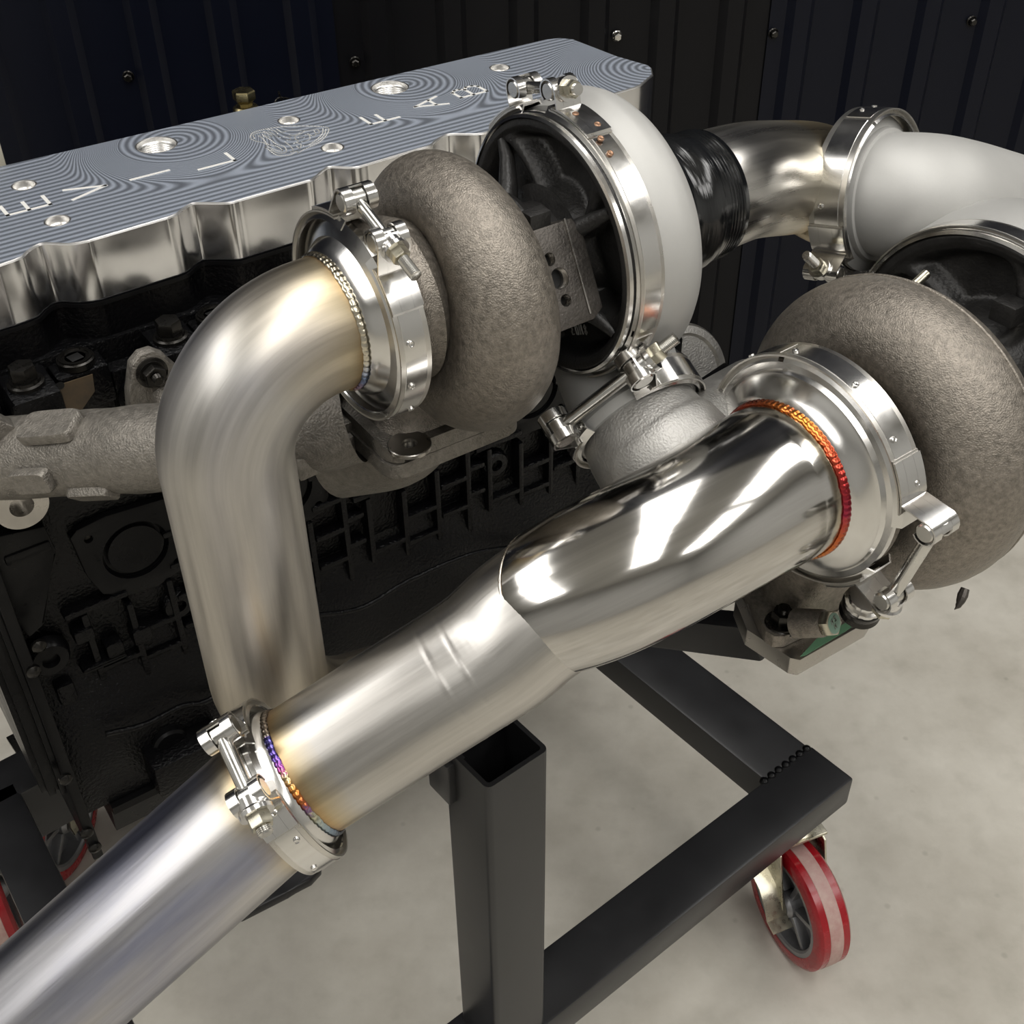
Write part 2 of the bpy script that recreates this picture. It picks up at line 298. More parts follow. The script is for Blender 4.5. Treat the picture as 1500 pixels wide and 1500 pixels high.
# ------------------------------------------------------------------ small hardware
def hexnut(m, o, n, af, h, hole=0):
    n = nrm(n); R_ = af / math.sqrt(3)
    m.lathe(o, n, [(0, R_ * .0001), (0, R_ * .93), (h * .12, R_), (h * .88, R_), (h, R_ * .93), (h, R_ * .001)], 6); return m
def threaded(m, o, n, r, L, pitch=.0013, seg=16):
    prof = [(0, .00001), (0, r)]; k = int(L / pitch)
    for i in range(k): prof += [(i * pitch + pitch * .5, r * .86), ((i + 1) * pitch, r)]
    prof += [(L, r * .8), (L, .00001)]
    m.lathe(o, n, prof, seg); return m
def clamp(label, c, n, e1, r, wid, parent=None, gap=.30, lug=.026, bolt_l=.03, bolt_r=.0035, cover=False, flip=1, group=None, spots=None, trun=.0075, hgt=.014, wide=1.0, loop=True, spotmat=None):
    """V-band clamp: c centre, n axis, e1 towards the T-bolt; flip=+1 puts the nut on the +e2 side"""
    n = nrm(n); e1 = nrm(A(e1) - n * (A(e1) @ n)); e2 = np.cross(n, e1) * flip
    t = thing('band_clamp', label, 'clamp', c + e1 * r, group or 'steel band clamps on the pipes and turbos')
    arc = lambda a, rr: (rr * math.cos(a), rr * math.sin(a))
    g = gap
    na = 90
    band = M().strip(c, e1, e2, n, [arc(g + (2 * PI - 2 * g) * k / na, r) for k in range(na + 1)], wid, .0014)
    band.out('band', M_band, t, smooth=40)
    # V retainers (three pressed segments inside the band)
    for k in range(3):
        a0 = g * .6 + k * (2 * PI - g * 1.2) / 3 + .03; a1 = a0 + (2 * PI - g * 1.2) / 3 - .06
        rows = []
        for q in range(31):
            a = lerp(a0, a1, q / 30); d = e1 * math.cos(a) + e2 * math.sin(a)
            pr = [(-wid * .46, r - .0065), (-wid * .30, r - .0008), (wid * .30, r - .0008), (wid * .46, r - .0065), (wid * .5, r - .0058), (wid * .34, r + .0004), (-wid * .34, r + .0004), (-wid * .5, r - .0058)]
            rows.append([c + n * x + d * y for x, y in pr])
        M().grid(rows, cap0=True, cap1=True).out('retainer_segment', M_steelb, t, smooth=30)
    # strap loops around the two trunnions
    rt = r + hgt; tr = trun
    for sg in (1, -1):
        yc = sg * lug; a_in = g + .42
        path = [arc(sg * (a_in - .34 * k / 8), r + .0014) for k in range(9)]
        # wrap around trunnion centre (rt, yc)
        a_s = math.atan2(-sg * .6, -.8) if False else 0
        for k in range(11):
            q = -sg * PI * .5 + 0
            ang = (PI * .5 * sg) - sg * PI * 1.25 * k / 10
            path.append((rt + tr * math.cos(ang) * 1.0 + 0, yc + tr * math.sin(ang)))
        if sg > 0: path = [(a, b) for a, b in path]
        wl = wid * wide
        m = M()
        if loop:
            m.strip(c - n * wl * .35, e1, e2, n, path, wl * .30, .0012 * sg); m.strip(c + n * wl * .35, e1, e2, n, path, wl * .30, .0012 * sg)
            m.strip(c, e1, e2, n, path[:13], wl * .42, .0012 * sg)
        sl_ = m.out('strap_loop', M_steelb, t, smooth=40)
        M().lathe(c + e1 * rt + e2 * yc, n, [(-wl * .5, .0001), (-wl * .5, tr * .72), (-wl * .46, tr * .86), (wl * .46, tr * .86), (wl * .5, tr * .72), (wl * .5, .0001)], 20).out('trunnion', M_steel, sl_)
    m = M(); o = c + e1 * rt
    m.lathe(o - e2 * (lug + tr), e2, [(0, .0001), (0, bolt_r), (2 * lug + .006, bolt_r), (2 * lug + .006, .0001)], 18)
    threaded(m, o + e2 * (lug - .002), e2, bolt_r, bolt_l + tr)
    m.out('t_bolt', M_steel, t)
    m = M(); m.lathe(o + e2 * (lug + tr * .2), e2, [(0, .0001), (0, bolt_r * 1.9), (tr * .8, bolt_r * 1.9), (tr * 1.0, bolt_r * 2.2), (tr * 1.35, bolt_r * 2.2), (tr * 1.35, .0001)], 22)
    m.out('collar', M_steelb, t)
    hexnut(M(), o + e2 * (lug + tr * 1.55), e2, bolt_r * 2.7, bolt_r * 1.7).out('hex_nut', M_zinc, t)
    # doubled strap end and spot welds
    for sg in (1, -1):
        M().strip(c, e1, e2, n, [arc(sg * (g + .02 + .42 * k / 8), r + .0014) for k in range(9)], wid * .97, .0011 * sg).out('strap_end', M_band, t, smooth=40)
    for a in (spots or (.42, .62, .95, -.45, -.66, -1.1)):
        d = e1 * math.cos(a) + e2 * math.sin(a)
        M().lathe(c + d * (r + (.0026 if abs(a) < .7 else .0013)) + n * (wid * .15 * (1 if (a * 10) % 2 > 1 else -1)), d, [(-.001, .0025), (.0003, .0025), (.0007, .0018), (.0004, .0013), (.0004, .0001)], 16).out('spot_weld', spotmat or M_steelb, t)
    return t
def cut(o, cyl):
    """drill round holes: cyl = [(centre, axis, radius, depth)]"""
    o0 = ORG[o.name]; m = M()
    for c, n, r, d in cyl: m.lathe(A(c) + nrm(n) * .004, -nrm(n), [(0, .0001), (0, r), (d + .004, r), (d + .004, .0001)], 28)
    me = bpy.data.meshes.new('cutter'); me.from_pydata([tuple(A(v) - o0) for v in m.v], [], m.f)
    bm = bmesh.new(); bm.from_mesh(me); bmesh.ops.recalc_face_normals(bm, faces=bm.faces[:]); bmesh.ops.remove_doubles(bm, verts=bm.verts[:], dist=1e-6); bm.to_mesh(me); bm.free()
    k = bpy.data.objects.new('cutter', me); sc.collection.objects.link(k); k.location = o0
    md = o.modifiers.new('b', 'BOOLEAN'); md.operation = 'DIFFERENCE'; md.object = k; md.solver = 'EXACT'
    bpy.context.view_layer.update()
    ev = o.evaluated_get(bpy.context.evaluated_depsgraph_get()); nm = bpy.data.meshes.new_from_object(ev)
    if len(nm.polygons) > 4:
        nm.name = o.name; o.modifiers.clear(); o.data = nm; nm.shade_smooth(); nm.set_sharp_from_angle(angle=math.radians(30))
    else: o.modifiers.clear()
    bpy.data.objects.remove(k)
M_copper = mat('heat_marked_spot', (.32, .19, .12), .4, .8)
# ------------------------------------------------------------------ turbo axes and pipe runs
def PN(px, py, p0, n): r = ray(px, py); return CP + r * (((p0 - CP) @ n) / (r @ n))
S0 = P(487, 472, .86); AS = dirh(55); TS = A((AS[1], -AS[0], 0))
B0 = P(1145, 704, .95); AB = dirh(53); TB = A((AB[1], -AB[0], 0))
def clamp_px(label, c, n, mid, end, r, wid, **k):
    e1 = PN(*mid, c, n) - c; e1 = nrm(e1 - n * (e1 @ n)); e2 = np.cross(n, e1)
    d = PN(*end, c, n) - PN(*mid, c, n)
    return clamp(label, c, n, e1, r, wid, flip=1 if d @ e2 > 0 else -1, **k)
# --- bend pipe from the small turbo down to the rear
RS = .0478
t = thing('exhaust_bend_pipe', 'brushed steel pipe bending from the small turbo straight down past the block', 'pipe', S0 + A((0, 0, -.3)))
kx = (S0 - PT(336, 700, ST(S0)[1])) @ AS; Rb = .082; K = S0 - AS * kx
path = [S0 - AS * (kx - Rb) * k / 6 for k in range(6)]
for k in range(25):
    a = PI / 2 * k / 24; path.append(S0 - AS * (kx - Rb) - AS * Rb * math.sin(a) - UP * Rb * (1 - math.cos(a)))
zlow = PT(390, 985, ST(S0)[1])[2]; ztop = path[-1][2]
for k in range(1, 13): path.append(A((K[0], K[1], lerp(ztop, zlow, k / 12))))
dr = nrm(U * 1 + T * .1 - UP * .12); pe = path[-1]
for k in range(1, 17):
    a = PI / 2 * k / 16; path.append(pe - UP * .07 * math.sin(a) + dr * .07 * (1 - math.cos(a)))
for k in range(1, 3): path.append(path[-1] + dr * .03)
M().tube(path, [RS] * len(path), 72).out('bent_tube', MS_vert, t, smooth=60)
weld(S0, AS, RS + .0006, .0036, MW_sm, t, 62)
M().lathe(S0, AS, [(-.001, RS - .003), (.001, RS + .001), (.006, .0535), (.012, .058), (.0165, .0705), (.0205, .0715), (.0205, .045)], 96).out('flange', M_steelb, t, smooth=30)
# --- downpipe: polished elbow plus brushed straight run
M0 = P(444, 1131, .9); MJ = P(823, 875, .895); MD = nrm(P(715, 958, .9) - M0)
t = thing('downpipe', 'long steel downpipe with mirror polished elbow from the large turbo to the lower clamp', 'pipe', P(700, 960, .95))
mp = [M0 + MD * .008 * k for k in range(4)] + spline([M0 + MD * .05, P(600, 1031, .9), P(715, 958, .9), P(772, 910, .8975), MJ, MJ + nrm(P(905, 838, .882) - MJ) * .02], 10)
LM = np.linalg.norm(P(705, 964, .9) - M0); mr = []
for p in mp:
    q = (p - M0) @ MD; mr.append(.0508 + .0072 * smst((q - LM + .015) / .06) + (.0005 * math.exp(-((q - LM + .012) / .0012) ** 2)) + (.0006 * math.exp(-((q - LM + .028) / .0012) ** 2)))
mp2 = []; mr2 = []
dn = 160
cum = [0]
for i in range(1, len(mp)): cum.append(cum[-1] + np.linalg.norm(mp[i] - mp[i - 1]))
for k in range(dn + 1):
    s_ = cum[-1] * k / dn; i = max(1, min(len(cum) - 1, next(j for j in range(len(cum)) if cum[j] >= s_ - 1e-9))); f_ = (s_ - cum[i - 1]) / max(1e-9, cum[i] - cum[i - 1])
    p = mp[i - 1] * (1 - f_) + mp[i] * f_; q = (p - M0) @ MD; mp2.append(p)
    mr2.append(.0508 + .0018 * smst((q - LM + .015) / .05) + .00022 * math.exp(-((q - LM + .010) / .0013) ** 2) + .00022 * math.exp(-((q - LM + .028) / .0013) ** 2))
M().tube(mp2, mr2, 72).out('straight_tube', MS_main, t, smooth=60)
weld(M0, MD, .0512, .0034, MW_low, t, 64, ref=-MD * 0 + UP)
bz0 = B0 - AB * .02; bt = nrm(P(905, 838, .882) - MJ); bz1 = bz0 - AB * .03; bz2 = MJ + bt * .09
ep = [B0, B0 - AB * .01] + [bz0 * (1 - q) ** 3 + bz1 * 3 * (1 - q) ** 2 * q + bz2 * 3 * (1 - q) * q * q + MJ * q ** 3 for q in np.linspace(0, 1, 56)]
er = [lerp(lerp(.0635, .0590, smst(i / (len(ep) - 1) * 1.4)), .0555, max(0, (i / (len(ep) - 1) - .80) / .20) ** 2) for i in range(len(ep))]
e0 = nrm(ep[-1] - ep[-2])
el = M().tube(ep, er, 96)
# rounded lip where the elbow sits over the brushed tube
for k, (dx, rr) in enumerate(((.0, .0608), (.002, .0603), (.0032, .0592), (.0036, .0575))): pass
el.tube([ep[-1] + e0 * x for x in (-.0002, .0014, .0024, .0028)], [.0555, .0550, .0538, .0500], 96, L0=.3)
cdir = nrm(CP - ep[-1]); cdir = nrm(cdir - e0 * (cdir @ e0))
def skew(p, r=.0535):       # slanted saddle cut of the joint
    x = (A(p) - ep[-1]) @ e0; w_ = smst((x + .10) / .10); return A(p) + e0 * (.024 * w_ * ((A(p) - ep[-1]) @ cdir) / r)
el.v = [tuple(skew(p)) for p in el.v]
el.out('polished_elbow', MS_pol, t, smooth=60)
jn = nrm(e0 - cdir * (.024 / .0535)); jc = ep[-1] - e0 * .0012
jr = []
for k in range(120):
    th = 2 * PI * k / 120; x_ = cdir * math.cos(th) + np.cross(e0, cdir) * math.sin(th); jr.append(skew(ep[-1] + e0 * .003 + x_ * .0538))
M().tube(jr, [.0013 + .0002 * (k % 2) for k in range(120)], 8, closed=True).out('joint_bead', M_weld, t, smooth=60)
weld(B0, AB, .0642, .0046, MW_big, t, 84)
M().lathe(B0, AB, [(-.001, .06), (.001, .0645), (.003, .068), (.005, .070), (.0125, .0795), (.0135, .0835), (.0175, .0855), (.0185, .0905), (.024, .091), (.024, .06)], 128).out('outlet_flange', M_steelb, t, smooth=25)
M().lathe(M0, -MD, [(-.001, .048), (.001, .052), (.004, .0545), (.009, .0565), (.0125, .0605), (.016, .0615), (.016, .045)], 96).out('lower_flange', M_steelb, t, smooth=25)
# --- lower pipe
L1 = P(90, 1445, .885); CL = M0 - MD * .022; L0 = P(392, 1176, .893); LD = nrm(L1 - L0)
t = thing('lower_exhaust_pipe', 'bluish grey brushed steel pipe running from the lower clamp to bottom left corner', 'pipe', P(150, 1400, .95))
M().tube([L0 + LD * x for x in np.linspace(-.012, .42, 60)], [.0512 + .0010 * math.exp(-((x - .004) / .004) ** 2) for x in np.linspace(-.012, .42, 60)], 72).out('tube', MS_low, t, smooth=60)
weld(L0 - LD * .008, LD, .0520, .0030, M_weld, t, 60)
M().lathe(M0 - MD * .0165, -MD, [(0, .045), (0, .0615), (.004, .0615), (.009, .056), (.015, .0535), (.02, .0505)], 96).out('flange', M_steel, t, smooth=25)
# ------------------------------------------------------------------ clamps
clamp_px('steel band clamp joining bent pipe to the small turbo outlet', S0 + AS * .0215, AS, (540, 352), (600, 392), .0765, .024, gap=.34, lug=.02, bolt_l=.03, bolt_r=.0042, trun=.008, hgt=.013, spots=(.7, 1.05, 1.5, 1.95))
clamp_px('wide steel band clamp around the large turbo outlet flange', B0 + AB * .0315, AB, (1300, 788), (1255, 855), .0965, .028, gap=.42, lug=.042, bolt_l=.006, bolt_r=.0055, trun=.0088, hgt=.014, spots=(-.75, -.62, -1.0, -1.5, -2.1, -2.6))
clamp_px('steel band clamp joining the downpipe to the lower pipe', M0 - MD * .0175, MD, (348, 1122), (362, 1205), .0665, .025, gap=.36, lug=.025, bolt_l=.022, bolt_r=.0055, trun=.009, hgt=.014, spots=(.55, .72, .95, 1.5))
clamp_px('steel clamp with brown spot welds around the small compressor housing', S0 + AS * .203, AS, (795, 140), (848, 150), .1060, .022, gap=.2, lug=.022, bolt_l=.017, bolt_r=.0042, trun=.0078, hgt=.010, spots=(.56, .68, .80, .40), spotmat=M_copper)
# ------------------------------------------------------------------ small turbo
def volute(m, o, n, ac, Rc, mn, pre, post, shrink=.2, th0=0.0, rsh=.1, ref=None, seg=120, sq=1.0):
    n = nrm(n); e1 = nrm(UP - n * (UP @ n)); e2 = np.cross(n, e1); rows = []
    tha = [2 * PI * k / seg for k in range(seg)]
    prof = []
    for (a, r) in pre: prof.append(lambda q, a=a, r=r: (a, r))
    for k in range(25):
        ph = PI * 1.12 - (PI * 1.24) * k / 24
        def f(q, ph=ph):
            mm = mn * (1 - shrink * q); return (ac + mm * sq * math.cos(ph), Rc * (1 - rsh * q) + mm * math.sin(ph))
        prof.append(f)
    for (a, r) in post: prof.append(lambda q, a=a, r=r: (a, r))
    for f in prof:
        row = []
        for th in tha:
            q = .5 + .5 * math.cos(th - th0)
            a, r = f(q); row.append(o + n * a + (e1 * math.cos(th) + e2 * math.sin(th)) * r)
        rows.append(row)
    m.grid(rows); return m
def rring(c, ax, ay, rx, ry, ex, n=40):
    out = []
    for k in range(n):
        t_ = 2 * PI * k / n; c_, s_ = math.cos(t_), math.sin(t_)
        out.append(c + ax * rx * math.copysign(abs(c_) ** (2 / ex), c_) + ay * ry * math.copysign(abs(s_) ** (2 / ex), s_))
    return out
tb = thing('small_turbocharger', 'small turbocharger with brown cast turbine and matt silver compressor cover', 'turbocharger', S0 + AS * .13 - UP * .1)
m = M(); volute(m, S0, AS, .098, .072, .0425, [(.022, .046), (.022, .068), (.028, .070), (.034, .066), (.040, .0585), (.050, .0575), (.056, .0605)], [(.146, .056), (.150, .048)], shrink=.30, th0=-.45, rsh=.09)
tv = m.out('turbine_housing', M_cast, tb, smooth=50)
m = M(); hz = -.068
cst, ctt = .160, .303
m.grid([rring(W(cst, ctt, hz), U, T, .050, .045, 4), rring(W(cst, ctt, hz + .012), U, T, .042, .038, 3), rring(W(cst, ctt + .002, hz + .04), U, T, .040, .036, 2.4), rring(W(cst + .0, ctt + .01, hz + .075), U, T, .041, .045, 2.2), rring(W(cst + .002, ctt + .025, hz + .11), U, T, .036, .045, 2)])
m.out('turbine_foot', M_cast, tb, smooth=60)
def plate(name, pts, h0, h1, mt, par, bev=.002): return M().prism([W(s_, t_, h0) for s_, t_ in pts], UP * (h1 - h0), bev).out(name, mt, par, smooth=30)
def rrect(s0, s1, t0, t1, r, n=6):
    out = []
    for cx, cy, a0 in ((s1 - r, t1 - r, 0), (s0 + r, t1 - r, 90), (s0 + r, t0 + r, 180), (s1 - r, t0 + r, 270)):
        for k in range(n + 1): a = math.radians(a0 + 90 * k / n); out.append((cx + r * math.cos(a), cy + r * math.sin(a)))
    return out
fl = plate('mounting_flange', rrect(.102, .226, .252, .356, .014), hz - .012, hz + .002, M_castman, tb)
hc = Zp(600, 652, Q[2] + hz + .002)
bb_ = M().lathe(hc + UP * .0005, UP, [(-.002, .0175), (.0008, .0175), (.0014, .0168), (.0014, .0064), (-.006, .0060)], 32).out('bolt_boss', M_mach, tb)
cut(fl, [(hc, UP, .0062, .05)]); M().lathe(hc - UP * .010, UP, [(0, .0001), (0, .0061)], 24).out('bolt_hole', M_hole, bb_)
# bearing housing and black backplate
m = M(); m.lathe(S0, AS, [(.140, .05), (.150, .055), (.156, .052), (.160, .040), (.182, .038), (.186, .05)], 64); m.out('bearing_housing', M_black, tb, smooth=50)
def backplate(o, n, a_r, R_, r_in, dep, lobes, ph, name, par, scale=1):
    e1 = nrm(UP - n * (UP @ n)); e2 = np.cross(n, e1); rows = []
    NR = 44; NT = 180
    for i in range(NR):
        r = lerp(r_in, R_, i / (NR - 1)); x = (r - r_in) / (R_ - r_in); row = []
        for k in range(NT):
            th = 2 * PI * k / NT
            u_ = (th + ph + .5 * x) * lobes / (2 * PI); fr = abs((u_ % 1) - .5) * 2     # 1 at a rib
            rib = smst((fr - .72) / .22); win = smst((x - .10) / .22) * smst((.88 - x) / .16)
            second = .35 * math.sin(3 * th + 1.3) * math.sin(PI * x)
            d = dep * win * (1 - rib) * (1 + second) - dep * .35 * smst((.3 - x) / .3) * (1 + .5 * math.sin(2 * th + .6))
            ring = -.0022 if .9 < x < .985 else 0
            row.append(o + n * (a_r + d + ring) + (e1 * math.cos(th) + e2 * math.sin(th)) * r)
        rows.append(row)
    m = M().grid(rows); m.lathe(o, n, [(a_r, R_), (a_r + .004, R_ + .002), (a_r + .012, R_ + .002)], 96)
    return m.out(name, M_black, par, smooth=55)
backplate(S0, AS, .188, .0985, .030, .017, 5, .2, 'backplate', tb)
fa = math.radians(28); FN = nrm(TS * math.cos(fa) + UP * math.sin(fa)); FD = nrm(TS * math.sin(fa) - UP * math.cos(fa))
# oil drain block
oc = PN(824, 398, S0 + FN * .064, FN)
pr = [(-.022, -.034), (.02, -.034), (.026, -.02), (.026, .034), (.016, .04), (-.018, .04), (-.024, .03), (-.024, -.026)]
m = M(); m.prism([oc + AS * a + FD * b for a, b in pr], -FN * .034, .002); ofl = m.out('oil_flange', M_castd, tb, smooth=30)
cut(ofl, [(PN(px, py, oc, FN), FN, r_, .012) for px, py, r_ in ((805, 380, .0048), (820, 408, .0078), (829, 440, .0045))])
M().box(oc + AS * .013 + FN * .0006, (AS, FD, FN), (.0012, .07, .0012)).out('machined_line', M_mach, ofl)
for px, py, r_ in ((805, 380, .0048), (820, 408, .0078), (829, 440, .0045)):
    c_ = PN(px, py, oc + FN * .0003, FN)
    M().lathe(c_, -FN, [(.0006, r_ * .995), (.002, r_ * .9), (.003, r_ * .995), (.004, r_ * .9), (.005, r_ * .995), (.006, r_ * .9), (.009, r_ * .9)], 28).out('threaded_hole', M_mach, ofl)
    M().lathe(c_ - FN * .0095, FN, [(.0002, .0001), (.0002, r_ * .94)], 20).out('hole_bottom', M_hole, ofl)
for k, (a, l) in enumerate(((.9, .05), (2.0, .055), (-1.9, .05), (-.75, .045))):
    e1 = nrm(UP - AS * (UP @ AS)); e2 = np.cross(AS, e1); d = e1 * math.cos(a) + e2 * math.sin(a)
    M().tube([S0 + AS * .165 + d * .034, S0 + AS * .178 + d * .055, S0 + AS * .187 + d * .075, S0 + AS * .190 + d * .09], [.010, .0075, .006, .004], 14).out('casting_rib', M_black, tb, smooth=60)
M().box(PN(785, 320, S0 + TS * .04, TS), (AS, TS, UP), (.018, .012, .012), .001).out('casting_lug', M_black, tb)
# raised foundry digits 3043 style cast number on the backplate
DG = {'3': [[(0, 1), (.6, 1), (.3, .55), (.6, .3), (.5, 0), (0, .05)]], '0': [[(.1, 0), (.5, 0), (.6, .5), (.5, 1), (.1, 1), (0, .5), (.1, 0)]], 'M': [[(0, 0), (.05, 1), (.32, .4), (.6, 1), (.65, 0)]], '5': [[(.6, 1), (0, 1), (0, .55), (.5, .55), (.6, .25), (.4, 0), (0, 0)]], '8': [[(.3, .5), (.05, .75), (.3, 1), (.55, .75), (.3, .5), (0, .22), (.3, 0), (.6, .22), (.3, .5)]]}
def strokes(m, segs, to3, rad, nseg=5):
    for sg in segs: m.tube([to3(*p) for p in sg], rad, nseg, cap=True)
    return m
n0 = PN(866, 488, S0 + AS * .2, AS); rd = nrm(TS * .88 + UP * .42); ud = nrm(np.cross(rd, AS)); ud = ud if ud[2] > 0 else -ud
m = M()
for i, ch in enumerate('8M03'):
    strokes(m, DG[ch], lambda a, b, i=i: n0 - AS * .0035 + rd * (i * .006 + a * .005) * -1 + ud * b * .008, .0006)
m.out('cast_number', M_alm, tb)
# compressor cover
cov = [(.205, .098), (.206, .1025), (.211, .1035), (.216, .1060), (.222, .1082), (.230, .1098), (.233, .1104), (.236, .1100), (.241, .1098), (.246, .1078), (.252, .1030), (.260, .094), (.268, .080), (.274, .066), (.278, .057), (.30, .052), (.30, .048)]
e1c = nrm(UP - AS * (UP @ AS))
M().lathe(S0, AS, cov, 160, rf=lambda th, a: 1 + (.0 if a < .21 else .006 * math.cos(th - 2.6) + .004)).out('compressor_cover', M_alm, tb, smooth=40)
M().lathe(S0, AS, [(.185, .0985), (.186, .1008), (.189, .1012), (.190, .0995), (.192, .0995), (.193, .1015), (.196, .1015)], 128).out('seal_ring', M_steelb, tb, smooth=25)
# discharge elbow below the cover
D0 = P(893, 505, 1.03); D1 = P(926, 600, 1.0)
m = M(); dp = spline([D0, P(905, 545, 1.02), D1, P(935, 612, .998)], 8)
m.tube(dp, [lerp(.052, .0475, i / (len(dp) - 1)) for i in range(len(dp))], 48).out('discharge_neck', M_alm, tb, smooth=60)
# fine witness mark on the cover rim
m = M(); w0 = [(1000, 452), (972, 455), (965, 470), (962, 492)]
# ------------------------------------------------------------------ hose and steel intake elbow
HS = thing('rubber_hose', 'glossy black silicone hump hose behind the silver compressor cover', 'hose', S0 + AS * .35)
M().lathe(S0, AS, [(.262, .052), (.262, .0575), (.274, .0585), (.284, .0590), (.291, .0570), (.296, .0545), (.301, .0545), (.307, .0565), (.315, .0572), (.323, .0555), (.330, .0535), (.350, .0525), (.3515, .051), (.3515, .048)], 96).out('hose_wall', M_hose, HS, smooth=60)
for a in (.331, .3345, .338, .3415, .345): M().lathe(S0, AS, [(a - .0012, .0528), (a, .0537), (a + .0012, .0528)], 96).out('ridge', M_hose, HS, smooth=60)
IC = P(1272, 284, 1.135); IN_ = dirh(132, 12)
t = thing('intake_elbow_pipe', 'satin steel elbow pipe between black hose and upper right clamp', 'pipe', S0 + AS * .45)
ip = spline([S0 + AS * .325, S0 + AS * .36, P(1092, 266, 1.08), P(1140, 262, 1.125), P(1185, 262, 1.165), IC - IN_ * .034, IC - IN_ * .012], 8)
M().tube(ip, [.0492 + .0022 * smst(i / (len(ip) * .6)) for i in range(len(ip))], 64).out('tube', MS_in, t, smooth=60)
weld(IC - IN_ * .013, IN_, .0517, .0025, M_weld, t, 60)
M().lathe(IC, IN_, [(-.014, .047), (-.013, .053), (-.008, .058), (-.003, .070), (0, .0705), (0, .045)], 72).out('flange', M_steel, t, smooth=25)
clamp_px('steel band clamp holding the cast elbow at upper right', IC, IN_, (1236, 388), (1172, 406), .076, .034, gap=.34, lug=.03, bolt_l=.034, bolt_r=.0045, trun=.0075, hgt=.013, spots=(1.0, -2.0, 2.4, 2.7))
t = thing('cast_intake_elbow', 'grey cast aluminium elbow leading into the large turbo compressor', 'pipe', P(1420, 420, 1.1))
m = M(); cp_ = spline([IC + IN_ * .004, IC + IN_ * .025, P(1365, 296, 1.12), P(1430, 316, 1.16), P(1500, 345, 1.20), P(1580, 400, 1.24)], 10)
m.tube(cp_, [.0545 + .014 * smst(i / (len(cp_) - 1)) for i in range(len(cp_))], 64); m.out('cast_body', M_alm, t, smooth=60)
M().lathe(IC, IN_, [(.002, .045), (.002, .070), (.006, .070), (.011, .0602), (.016, .059), (.018, .055)], 72).out('flange', M_alm, t, smooth=30)
# ------------------------------------------------------------------ discharge clamp and second cast neck
DN = nrm(P(975, 672, .985) - P(905, 560, 1.01)); DC = P(927, 604, .998)
t = thing('cast_discharge_elbow', 'rough grey cast aluminium elbow below the small compressor', 'pipe', P(980, 690, 1.0))
dq = spline([DC + DN * .006, DC + DN * .03, P(985, 680, .985), P(1040, 730, 1.0), P(1080, 800, 1.03)], 8)
M().tube(dq, [.0505 + .006 * smst(i / (len(dq) * .4)) for i in range(len(dq))], 56).out('cast_body', M_alr, t, smooth=60)
M().tube(spline([P(1010, 655, 1.0), P(1060, 620, 1.03), P(1110, 590, 1.06)], 6), .04, 32).out('cast_branch', M_alr, t, smooth=60)
M().lathe(DC, DN, [(-.012, .048), (-.010, .052), (-.003, .058), (.003, .058), (.010, .053), (.012, .048)], 64).out('flange', M_alm, t, smooth=30)
clamp_px('steel T bolt clamp on the silver discharge neck below small turbo', DC, DN, (908, 597), (990, 545), .0605, .026, gap=.6, lug=.038, bolt_l=.03, bolt_r=.0052, trun=.0105, hgt=.010)
wg = thing('cast_housing_disc', 'grey cast round housing with black clips glimpsed between discharge clamp and large turbo', 'engine part', P(1018, 540, 1.13))
wq = P(1010, 545, 1.14)
M().lathe(wq, nrm(T + UP * .6), [(-.03, .045), (-.004, .046), (0, .043), (.001, .036), (-.002, .034), (-.002, .0001)], 48).out('disc', M_alr, wg, smooth=30)
M().box(P(1040, 566, 1.06), (nrm(U + UP * .25), T, UP), (.045, .014, .018), .003).out('clip', M_engs, wg)
M().box(P(985, 515, 1.08), (U, T, UP), (.012, .012, .03), .002).out('clip', M_engs, wg)
M().tube([P(975, 508, 1.07), P(1003, 528, 1.07)], [.004, .004], 10, cap=True).out('hook', M_engs, wg)
# ------------------------------------------------------------------ large turbo
tb = thing('large_turbocharger', 'large turbocharger with broad brown cast turbine housing at the right edge', 'turbocharger', B0 + AB * .13 - UP * .13)
m = M(); volute(m, B0, AB, .118, .088, .054, [(.024, .060), (.024, .088), (.032, .090), (.040, .086), (.047, .072), (.058, .070), (.066, .0745)], [(.176, .078), (.182, .06)], shrink=.20, th0=-.5, rsh=.07)
m.out('turbine_housing', M_cast, tb, smooth=50)
rows = []; e1 = nrm(UP - AB * (UP @ AB)); e2 = np.cross(AB, e1)
m = M()
for off in (0, ):
    pts = []
    for k in range(120):
        th = 2 * PI * k / 120; q = .5 + .5 * math.cos(th + .5)
        mm = .054 * (1 - .20 * q); d = e1 * math.cos(th) + e2 * math.sin(th)
        pts.append(B0 + AB * (.118 + mm * .28) + d * (.088 * (1 - .07 * q) + mm * .955))
    m.tube(pts, [.0016] * len(pts), 8, closed=True)
m.out('casting_seam', M_cast, tb, smooth=60)
hb = -.292; sB, tB = .436, .512
m = M()
m.grid([rring(W(sB + .012, tB - .008, hb + .002), U, T, .046, .038, 4), rring(W(sB + .012, tB - .008, hb + .016), U, T, .044, .036, 3), rring(W(sB + .012, tB - .006, hb + .03), U, T, .040, .033, 3), rring(W(sB + .008, tB, hb + .07), U, T, .042, .038, 2.5), rring(W(sB + .008, tB + .005, hb + .12), U, T, .04, .045, 2.2)])
m.out('turbine_foot', M_cast, tb, smooth=50)
zc = Q[2] + hb + .014
M().prism([Zp(x, y, zc) - UP * .0145 for x, y in ((1084, 850), (1098, 868), (1112, 905), (1122, 924), (1134, 932), (1150, 932), (1202, 908), (1240, 890), (1275, 862), (1290, 800), (1200, 740), (1090, 760))], UP * .0145, .0015).out('foot_flange', M_cast, tb, smooth=30)
backplate(B0, AB, .236, .126, .040, .020, 6, .5, 'backplate', tb)
